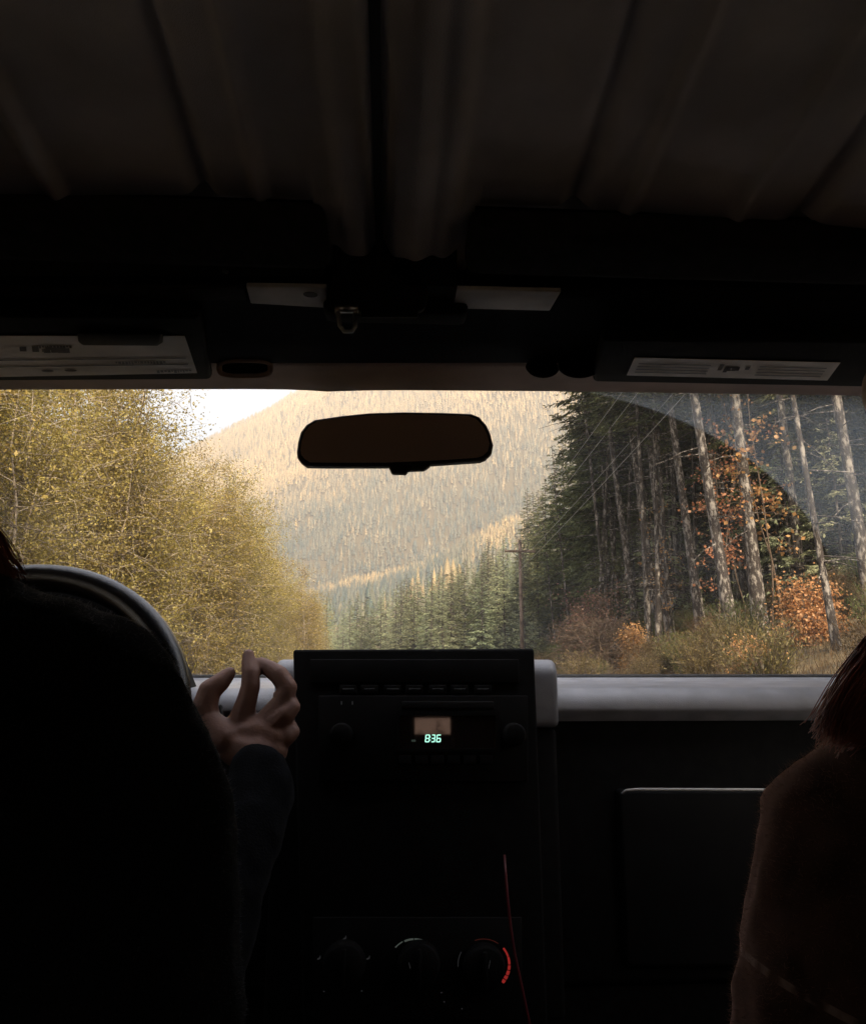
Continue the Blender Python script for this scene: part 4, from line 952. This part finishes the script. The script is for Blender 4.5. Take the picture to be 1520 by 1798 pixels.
for x, y in ((569,1739),(635,1738),(774,1741),(779,1757),(810,1769),(833,1731)): mb.quad(*[F_(a, b, .0047) for a, b in rect(x-1,y-1,x+1.4,y+1.2)])
mb.quad(*[F_(a, b, .0255) for a, b in ((716,1679),(717,1678.5),(720,1689),(718.6,1689.5))]); mb.quad(*[F_(a, b, .0255) for a, b in ((855,1675),(856,1675.3),(853,1690),(852,1689.6))])
mb.build('scale_mark', M['mark'], climate)
# tunnel console, floor, doors, rear, seats
MB().box(W(-.13,-.2,-.75), W(.13,.83,-.52)).build('tunnel', M['black'], car, bevel=.03, seg=4)
MB().box(W(-.90,-1.3,-.84), W(.90,1.3,-.80)).build('floor_pan', M['tan'], car)
MB().box(W(-.90,1.05,-.80), W(.90,1.27,-.405)).build('footwell', M['carpet'], car)
for s in (-1, 1):
    a, b = sorted((s*.88, s*.92))
    dr = MB().box(W(a,-1.3,-.80), W(b,-.75,-.02)).box(W(a,-.75,-.80), W(b,-.20,-.28)).box(W(a,-.20,-.80), W(b,1.27,-.02)).box(W(a,-1.3,.32), W(b,1.27,.50)).box(W(a,-1.3,-.02), W(b,-.75,.32)).box(W(a,-.20,-.02), W(b,-.08,.32)).build('door_panel', M['black'], car)
    MB().hexa([W(s*.86,1.15,-.03), W(s*.91,1.15,-.03), W(s*.91,1.30,-.03), W(s*.86,1.30,-.03), W(s*.82,.76,.33), W(s*.91,.76,.33), W(s*.91,.92,.33), W(s*.82,.92,.33)]).build('windscreen_pillar', M['black'], car, bevel=.01)
    xg = s*.895
    MB().quad(W(xg,-.08,-.02), W(xg,1.2,-.02), W(xg,.80,.32), W(xg,-.08,.32)).build('side_window', tinted('side_glass', .6), dr)
    MB().quad(W(xg,-.75,-.28), W(xg,-.20,-.28), W(xg,-.20,.32), W(xg,-.75,.32)).build('side_window', tinted('rear_fill_glass', .95), dr)  # out-of-view pane enlarged and cleared to let more light in
rp = MB().box(W(-.90,-1.34,-.80), W(.90,-1.30,.118)).box(W(-.90,-1.34,.186), W(.90,-1.30,.60)).box(W(-.90,-1.34,.118), W(-.5,-1.30,.186)).box(W(.5,-1.34,.118), W(.90,-1.30,.186)).build('rear_panel', M['black'], car)
MB().quad(W(-.5,-1.32,.118), W(.5,-1.32,.118), W(.5,-1.32,.186), W(-.5,-1.32,.186)).build('rear_slit_window', tinted('rear_glass', .22), rp)  # unseen window narrowed to a slit to shape the display reflection
rs_ = empty('rear_seat_mask'); rs_.parent = car  # unseen seat backs and headrests added to crop the display reflection
for a, b in ((-.34, .069), (.172, .52)):
    MB().box(W(a,-.36,-.60), W(b,-.24,-.05)).build('seat_back', M['seat'], rs_, bevel=.03, seg=4)
    MB().box(W(max(a,-.25),-.35,-.07), W(min(b,.42),-.26,.19)).build('headrest', M['seat'], rs_, bevel=.02, seg=4)
MB().box(W(-.60,1.30,-.16), W(.60,2.35,-.12)).build('bonnet', M['hood'], car, bevel=.03, seg=4)
MB().box(W(-.72,1.24,-.60), W(.72,1.32,-.05)).build('cowl', M['hood'], car, bevel=.01)
def seat(cx, label=None):
    s = empty('front_seat'); s.parent = car
    w_ = .235
    b = MB().hexa([W(cx-w_,.16,-.62), W(cx+w_,.16,-.62), W(cx+w_,.30,-.62), W(cx-w_,.30,-.62), W(cx-w_*.92,.235,.045), W(cx+w_*.92,.235,.045), W(cx+w_*.92,.325,.045), W(cx-w_*.92,.325,.045)]).build('seat_back', M['seatback'], s, bevel=.035, seg=5)
    MB().hexa([W(cx-w_,.25,-.72), W(cx+w_,.25,-.72), W(cx+w_,.75,-.70), W(cx-w_,.75,-.70), W(cx-w_,.25,-.60), W(cx+w_,.25,-.60), W(cx+w_,.75,-.56), W(cx-w_,.75,-.56)]).build('seat_cushion', M['seat'], s, bevel=.035, seg=4)
    MB().hexa([W(cx-.12,.225,.09), W(cx+.12,.225,.09), W(cx+.12,.31,.09), W(cx-.12,.31,.09), W(cx-.11,.235,.25), W(cx+.11,.235,.25), W(cx+.11,.31,.25), W(cx-.11,.31,.25)]).build('headrest', M['seat'], s, bevel=.03, seg=4)
    for dx in (-.05, .05): MB().tube([W(cx+dx,.275,.02), W(cx+dx,.275,.12)], .006, 8).build('headrest_post', M['steel'], s, True)
    return s
seat(-.385); seat(.435)

# ---- charging cable hanging in front of the console
cb = MB().tube([F_(884,1500,.006), F_(886,1560,.016), F_(891,1620,.022), F_(897,1665,.026), F_(907,1715,.03), F_(917,1765,.034), F_(926,1810,.036), F_(934,1900,.03)], .0016, 8).build('charging_cable', M['bluecable'], None, True)
tag(cb, 'thin red cable hanging down beside the climate dials', 'cable')

# ================================================================== people
def remesh(balls, voxel, smooth=4, name='tmp'):
    """balls: list of chains; a chain is [(vec, r), ...]; returns a smooth closed mesh"""
    bm = bmesh.new()
    for ch in balls:
        for i in range(len(ch)):
            p, r0 = Vector(ch[i][0]), ch[i][1]
            if i+1 < len(ch):
                q, r1 = Vector(ch[i+1][0]), ch[i+1][1]; n_ = max(1, int((q-p).length/(min(r0, r1)*.28)))
            else: q, r1, n_ = p, r0, 1
            for k in range(n_):
                t = k/n_; m4 = Matrix.Translation(p.lerp(q, t)) @ Matrix.Scale(r0+(r1-r0)*t, 4)
                bmesh.ops.create_icosphere(bm, subdivisions=2, radius=1, matrix=m4)
    me = bpy.data.meshes.new(name); bm.to_mesh(me); bm.free(); o = bpy.data.objects.new(name, me); COL.objects.link(o)
    m_ = o.modifiers.new('r', 'REMESH'); m_.mode = 'VOXEL'; m_.voxel_size = voxel
    s_ = o.modifiers.new('s', 'SMOOTH'); s_.factor = .5; s_.iterations = smooth
    dg = bpy.context.evaluated_depsgraph_get(); out = bpy.data.meshes.new_from_object(o.evaluated_get(dg)); bpy.data.objects.remove(o); bpy.data.meshes.remove(me)
    return out
def join_meshes(ms, name):
    bm = bmesh.new()
    for m_ in ms: bm.from_mesh(m_)
    me = bpy.data.meshes.new(name); bm.to_mesh(me); bm.free(); return me
def wrinkle(me, amp, s, seed=0):
    n_ = len(me.vertices); co = np.empty(n_*3, np.float32); me.vertices.foreach_get('co', co); co = co.reshape(-1, 3)
    no = np.empty(n_*3, np.float32); me.vertices.foreach_get('normal', no); no = no.reshape(-1, 3)
    d = (fbm(co[:,0]+co[:,1]*.7, co[:,2]+co[:,1]*.3, s, seed, 4)+fbm(co[:,0]*2-co[:,2], co[:,1]+co[:,2]*.5, s*.6, seed+3, 3)*.5)*amp
    me.vertices.foreach_set('co', (co+no*d[:,None]).astype(np.float32).ravel()); me.update()
def pile(me, n, ln, wd, name, mat, parent, seed, keep=None, rad=.004):
    """short fibres standing on the cloth so that its outline is fuzzy"""
    r = np.random.default_rng(seed); me.calc_loop_triangles()
    tri = np.empty(len(me.loop_triangles)*3, np.int32); me.loop_triangles.foreach_get('vertices', tri); tri = tri.reshape(-1, 3)
    co = np.empty(len(me.vertices)*3, np.float32); me.vertices.foreach_get('co', co); co = co.reshape(-1, 3)
    A, B, C = co[tri[:,0]], co[tri[:,1]], co[tri[:,2]]; cr = np.cross(B-A, C-A); ar = np.linalg.norm(cr, axis=1)
    if keep is not None: ar = ar*keep((A+B+C)/3)
    i = r.choice(len(tri), n, p=ar/ar.sum()); u, v = r.random(n), r.random(n); sw_ = u+v > 1; u[sw_] = 1-u[sw_]; v[sw_] = 1-v[sw_]
    p = A[i]+(B[i]-A[i])*u[:,None]+(C[i]-A[i])*v[:,None]; nr = cr[i]/(np.linalg.norm(cr[i], axis=1, keepdims=True)+1e-12)
    d = nr+r.normal(0, .55, (n,3)); d /= np.linalg.norm(d, axis=1, keepdims=True); L_ = ln*r.uniform(.4, 1.3, n)[:,None]
    s_ = np.cross(d, r.normal(size=(n,3))); s_ /= np.linalg.norm(s_, axis=1, keepdims=True)
    V = np.stack([p-s_*wd*.5, p+s_*wd*.5, p+d*L_+r.normal(0, ln*.2, (n,3))], 1).reshape(-1, 3)
    o = link(name, mesh_np(name, V, np.arange(3*n).reshape(-1, 3)), mat, parent); o['kind'] = 'stuff'; return o
def face_bits(parent, hc, hair, skin):
    for s in (-1, 1):
        e = MB(); 
        bmx = bmesh.new(); bmesh.ops.create_uvsphere(bmx, u_segments=14, v_segments=10, radius=.012, matrix=Matrix.Translation(hc+Vector((s*.031,.085,.01)))); m_ = bpy.data.meshes.new('eye'); bmx.to_mesh(m_); bmx.free()
        link('eye', m_, solid('eye_white', (.7,.68,.65), .25, .5, .02, 9), parent, True)
    MB().tube([hc+Vector((-.024,.086,-.045)), hc+Vector((0,.094,-.043)), hc+Vector((.024,.086,-.045))], [.003,.006,.003], 8).build('lips', solid('lips', (.38,.13,.11), .4, .5, .05, 9), parent, True)
def head_chains(hc):
    v = lambda x, y, z: hc+Vector((x, y, z))
    return [[(v(0,-.01,.03), .092), (v(0,.012,-.005), .080), (v(0,.035,-.05), .060), (v(0,.05,-.075), .040)],
            [(v(-.033,.05,.01), .038)], [(v(.033,.05,.01), .038)], [(v(0,.088,.015), .010), (v(0,.108,-.015), .012)], [(v(-.012,.095,-.02), .009), (v(.012,.095,-.02), .009)],
            [(v(-.085,-.005,.012), .012), (v(-.088,-.012,-.012), .010)], [(v(.085,-.005,.012), .012), (v(.088,-.012,-.012), .010)]]
def hair_strands(name, mat, parent, lines, n, spread, w_=.0007, seed=0, stray=.5):
    r = np.random.default_rng(seed); V = []; F = []; base = 0
    for ln in lines:
        pts = np.array([list(p) for p in ln]); m = len(pts); tq = np.linspace(0, 1, 16)
        cx = [np.interp(tq, np.linspace(0,1,m), pts[:,k]) for k in range(3)]; c = np.stack(cx, 1)
        for k in range(2): c[1:-1] = (c[:-2]+c[2:]+2*c[1:-1])/4
        for i in range(n):
            off = r.normal(0, spread, 3); ph = r.uniform(0, 6.28); wob = r.normal(0, .2)*spread*stray
            q = c+off*(1-.35*tq[:,None])+np.outer(tq**2, r.normal(0, spread*stray, 3))+np.stack([np.sin(tq*7+ph), np.cos(tq*5+ph), np.sin(tq*6+ph)], 1)*wob
            Vt, Ft = tube_np(q, np.full(16, w_)*np.linspace(1.1, .5, 16), 3); V.append(Vt); F.append(Ft+base); base += len(Vt)
    o = link(name, mesh_np(name, np.vstack(V), np.vstack(F)), mat, parent); return o

def Q(px, py, d, r): return (P(px, py, d), r)
# driver
dv = empty('person', W(-.41,.42,-.6)); tag(dv, 'driver in a dark charcoal jacket, right hand raised with fingers spread beside the steering wheel', 'person')
dh = W(-.445,.47,.265)
hand = [
 [Q(366,1275,.84,.015), Q(360,1240,.845,.0150), Q(368,1213,.85,.0135), Q(386,1199,.855,.0115), Q(398,1187,.86,.0090), Q(403,1182,.862,.0075)],         # thumb
 [Q(420,1272,.845,.0150), Q(432,1235,.85,.0125), Q(440,1205,.855,.0115), Q(440,1184,.86,.0108), Q(436,1162,.87,.0085), Q(436,1150,.875,.0073)],        # index
 [Q(468,1268,.845,.0150), Q(496,1235,.85,.0130), Q(505,1208,.855,.0115), Q(490,1186,.862,.0118), Q(470,1172,.87,.0095), Q(458,1165,.875,.0078)],       # middle
 [Q(478,1275,.84,.0145), Q(500,1256,.84,.0120), Q(514,1242,.845,.0090), Q(511,1232,.86,.008), Q(490,1222,.87,.008)],                                   # ring
 [Q(480,1300,.835,.0140), Q(502,1294,.835,.0110), Q(514,1286,.84,.0085), Q(510,1275,.855,.0078), Q(492,1268,.865,.0075)],                             # little
 [Q(395,1300,.83,.020), Q(370,1270,.838,.015)],
 [Q(425,1295,.84,.020), Q(455,1290,.84,.022), Q(482,1298,.835,.017)], [Q(415,1315,.83,.020), Q(452,1325,.825,.023), Q(480,1318,.83,.017)],
 [Q(450,1330,.825,.024), Q(452,1380,.80,.024), Q(452,1440,.775,.027)],
]
wr = P(452,1440,.775); elb = W(-.185,.61,-.34)
hand_me = remesh(hand, .0024, 3, 'hand')
lw = W(-.555,.735,-.06); lel = W(-.62,.52,-.30)
lh = [[(lel,.035),(lw+Vector((0,-.06,-.03)),.024),(lw+Vector((-.01,-.01,-.01)),.024)]]+[[(lw+Vector((-.012+.002*i,0,.028-.018*i)),.011),(lw+Vector((.0,.03,.03-.018*i)),.0095),(lw+Vector((.028,.036,.03-.018*i)),.009),(lw+Vector((.034,.012,.03-.018*i)),.008)] for i in range(4)]+[[(lw,.014),(lw+Vector((.02,-.02,.02)),.011),(lw+Vector((.03,-.012,.045)),.009)]]
lh_me = remesh(lh, .003, 3, 'hand2')
torso = [[(W(-.43,.46,.18),.052),(W(-.42,.45,.10),.055)], [(W(-.41,.45,.02),.09),(W(-.41,.44,-.20),.125),(W(-.41,.42,-.50),.15)],
         [(W(-.42,.45,.06),.05),(W(-.22,.45,-.04),.05),(W(-.18,.47,-.12),.05),(elb,.042),(wr,.028)], [(W(-.42,.45,.06),.05),(W(-.60,.45,-.04),.05),(lel,.04)],
         [(W(-.34,.42,-.52),.09),(W(-.30,.80,-.50),.062),(W(-.30,1.0,-.68),.045)], [(W(-.48,.42,-.52),.09),(W(-.50,.80,-.50),.062),(W(-.48,1.0,-.68),.045)]]
tor_me = remesh(torso+head_chains(dh), .008, 3, 'torso')
body = link('body', join_meshes([tor_me, hand_me, lh_me], 'body'), M['skin'], None, True); body.parent = dv; body.location = -dv.location
jk = [[(W(-.41,.45,.085),.068),(W(-.30,.45,.022),.062),(W(-.235,.45,-.008),.058),(W(-.185,.455,-.032),.068),(W(-.150,.465,-.10),.067),(W(-.148,.49,-.20),.067),(W(-.165,.56,-.30),.060),(W(-.185,.62,-.345),.055),(P(453,1400,.79),.038),(P(453,1362,.807),.034)],
      [(W(-.41,.45,.085),.068),(W(-.57,.45,.01),.062),(W(-.63,.46,-.06),.066),(lel,.058),(lw+Vector((0,-.075,-.035)),.034)],
      [(W(-.41,.45,.01),.13),(W(-.40,.44,-.18),.17),(W(-.41,.42,-.45),.185)], [(W(-.30,.44,-.05),.10),(W(-.30,.43,-.40),.13)],
      [(W(-.36,.385,.10),.035),(W(-.47,.385,.10),.035)], [(W(-.28,.43,-.03),.05),(W(-.22,.42,-.12),.07),(W(-.22,.42,-.3),.08)]]
jm = remesh(jk, .007, 3, 'jacket'); wrinkle(jm, .0055, .055, 4)
jo = link('jacket', jm, M['jacket'], None, True); jo.parent = dv; jo.location = -dv.location
po_ = pile(jm, 90000, .0030, .00030, 'jacket_pile', M['fuzzd'], None, 3, keep=lambda q: (q[:,1] < .54)*1.0); po_.parent = jo
tr_me = remesh([[(W(-.34,.42,-.52),.105),(W(-.30,.80,-.50),.078),(W(-.30,1.0,-.70),.06)], [(W(-.48,.42,-.52),.105),(W(-.50,.80,-.50),.078),(W(-.48,1.0,-.70),.06)]], .012, 3)
to_ = link('trousers', tr_me, M['jeans'], None, True); to_.parent = dv; to_.location = -dv.location
fb = empty('face'); fb.parent = dv; fb.location = -dv.location; face_bits(fb, dh, None, None)
hl = []
for i in range(60):
    a = random.uniform(-2.9, -.25) if i % 2 else random.uniform(-2.9,-.25); sx, sy = math.cos(a), math.sin(a)
    hl.append([dh+Vector((sx*.03, -.02, .118)), dh+Vector((sx*.09, sy*.075, .06)), dh+Vector((sx*.10, sy*.095-.01, -.03)), dh+Vector((sx*.10, sy*.08-.01, -.13))])
hl2 = [[dh+Vector((.10,-.02,-.02)), W(-.30,.44,.14), PY(-18,930,.45), PY(10,985,.45), PY(26,1008,.45)], [dh+Vector((.10,-.02,-.04)), W(-.31,.44,.12), PY(-30,960,.45), PY(0,990,.45), PY(18,1006,.45)]]
ho = hair_strands('hair', M['hairred'], None, hl, 14, .010, .0016, 2); ho.parent = dv; ho.location = -dv.location
hk = hair_strands('hair_lock', M['hairred'], None, hl2, 60, .0035, .00045, 4, .9); hk.parent = dv; hk.location = -dv.location

# passenger
pv_ = empty('person', W(.41,.42,-.6)); tag(pv_, 'passenger in a fuzzy brown plaid coat with auburn hair at the right edge', 'person')
ph_ = W(.435,.47,.20)
p_t = [[(W(.42,.46,.12),.05),(W(.41,.45,.02),.055)], [(W(.41,.45,-.06),.08),(W(.41,.44,-.25),.12),(W(.41,.42,-.50),.15)], [(W(.41,.45,-.03),.045),(W(.285,.45,-.115),.045),(W(.275,.46,-.22),.045),(W(.27,.47,-.42),.036),(W(.33,.68,-.44),.026)],
       [(W(.41,.45,-.03),.045),(W(.54,.45,-.115),.045),(W(.57,.47,-.42),.036),(W(.47,.68,-.44),.026)],
       [(W(.34,.42,-.52),.085),(W(.33,.80,-.50),.06),(W(.33,1.0,-.68),.045)], [(W(.48,.42,-.52),.085),(W(.50,.80,-.50),.06),(W(.50,1.0,-.68),.045)]]
for bx, s in ((W(.34,.70,-.43), 1), (W(.46,.70,-.43), -1)):
    for i in range(4): p_t.append([(bx+Vector((s*(.0+.014*i-.02),.01,0)),.011),(bx+Vector((s*(.016*i-.02),.05,.004)),.009),(bx+Vector((s*(.016*i-.02),.075,-.012)),.0085)])
    p_t.append([(bx,.013),(bx+Vector((s*.035,.03,0)),.010)])
b2 = link('body', remesh(p_t+head_chains(ph_), .0075, 3, 'body'), M['skin'], None, True); b2.parent = pv_; b2.location = -pv_.location
pc = [[(W(.40,.45,-.015),.066),(W(.335,.45,-.060),.062),(W(.290,.45,-.112),.069),(W(.268,.455,-.19),.071),(W(.262,.465,-.30),.072),(W(.262,.47,-.43),.064),(W(.32,.64,-.44),.045)],
      [(W(.42,.45,-.015),.066),(W(.54,.45,-.11),.069),(W(.58,.47,-.42),.062),(W(.49,.64,-.44),.045)],
      [(W(.41,.45,-.09),.125),(W(.41,.44,-.26),.165),(W(.41,.42,-.48),.18)], [(W(.33,.425,-.018),.030),(W(.29,.43,-.058),.022),(W(.272,.435,-.070),.016)], [(W(.48,.40,.0),.035),(W(.36,.40,.0),.034)]]
pm = remesh(pc, .006, 3, 'coat'); wrinkle(pm, .0060, .05, 8)
co_ = link('coat', pm, M['plaid'], None, True); co_.parent = pv_; co_.location = -pv_.location
pl_ = pile(pm, 190000, .0038, .00028, 'coat_pile', M['fuzzb'], None, 6); pl_.parent = co_
tr2 = remesh([[(W(.34,.42,-.52),.10),(W(.33,.80,-.50),.075),(W(.33,1.0,-.70),.058)], [(W(.48,.42,-.52),.10),(W(.50,.80,-.50),.075),(W(.50,1.0,-.70),.058)]], .012, 3)
t2_ = link('trousers', tr2, M['jeans'], None, True); t2_.parent = pv_; t2_.location = -pv_.location
fb = empty('face'); fb.parent = pv_; fb.location = -pv_.location; face_bits(fb, ph_, None, None)
hl = []
for i in range(60):
    a = random.uniform(-2.9, -.25); sx, sy = math.cos(a), math.sin(a)
    hl.append([ph_+Vector((sx*.03, -.02, .118)), ph_+Vector((sx*.09, sy*.075, .06)), ph_+Vector((sx*.10, sy*.095-.01, -.03)), ph_+Vector((sx*.09, sy*.08-.01, -.15))])
ho = hair_strands('hair', M['hairred'], None, hl, 14, .010, .0016, 5); ho.parent = pv_; ho.location = -pv_.location
hl2 = [[W(.36,.43,.16), PY(1600,1060,.43), PY(1535,1150,.43), PY(1490,1205,.43), PY(1462,1262,.43), PY(1452,1285,.43)],
       [W(.36,.43,.15), PY(1620,1090,.43), PY(1560,1170,.43), PY(1500,1225,.43), PY(1470,1275,.43)],
       [W(.36,.43,.14), PY(1640,1120,.43), PY(1580,1200,.43), PY(1530,1245,.43), PY(1480,1290,.43)],
       [W(.36,.43,.12), PY(1600,1220,.43), PY(1550,1265,.43), PY(1500,1292,.43)]]
hk = hair_strands('hair_lock', M['hairred'], None, hl2, 170, .0050, .00045, 7, .8); hk.parent = pv_; hk.location = -pv_.location
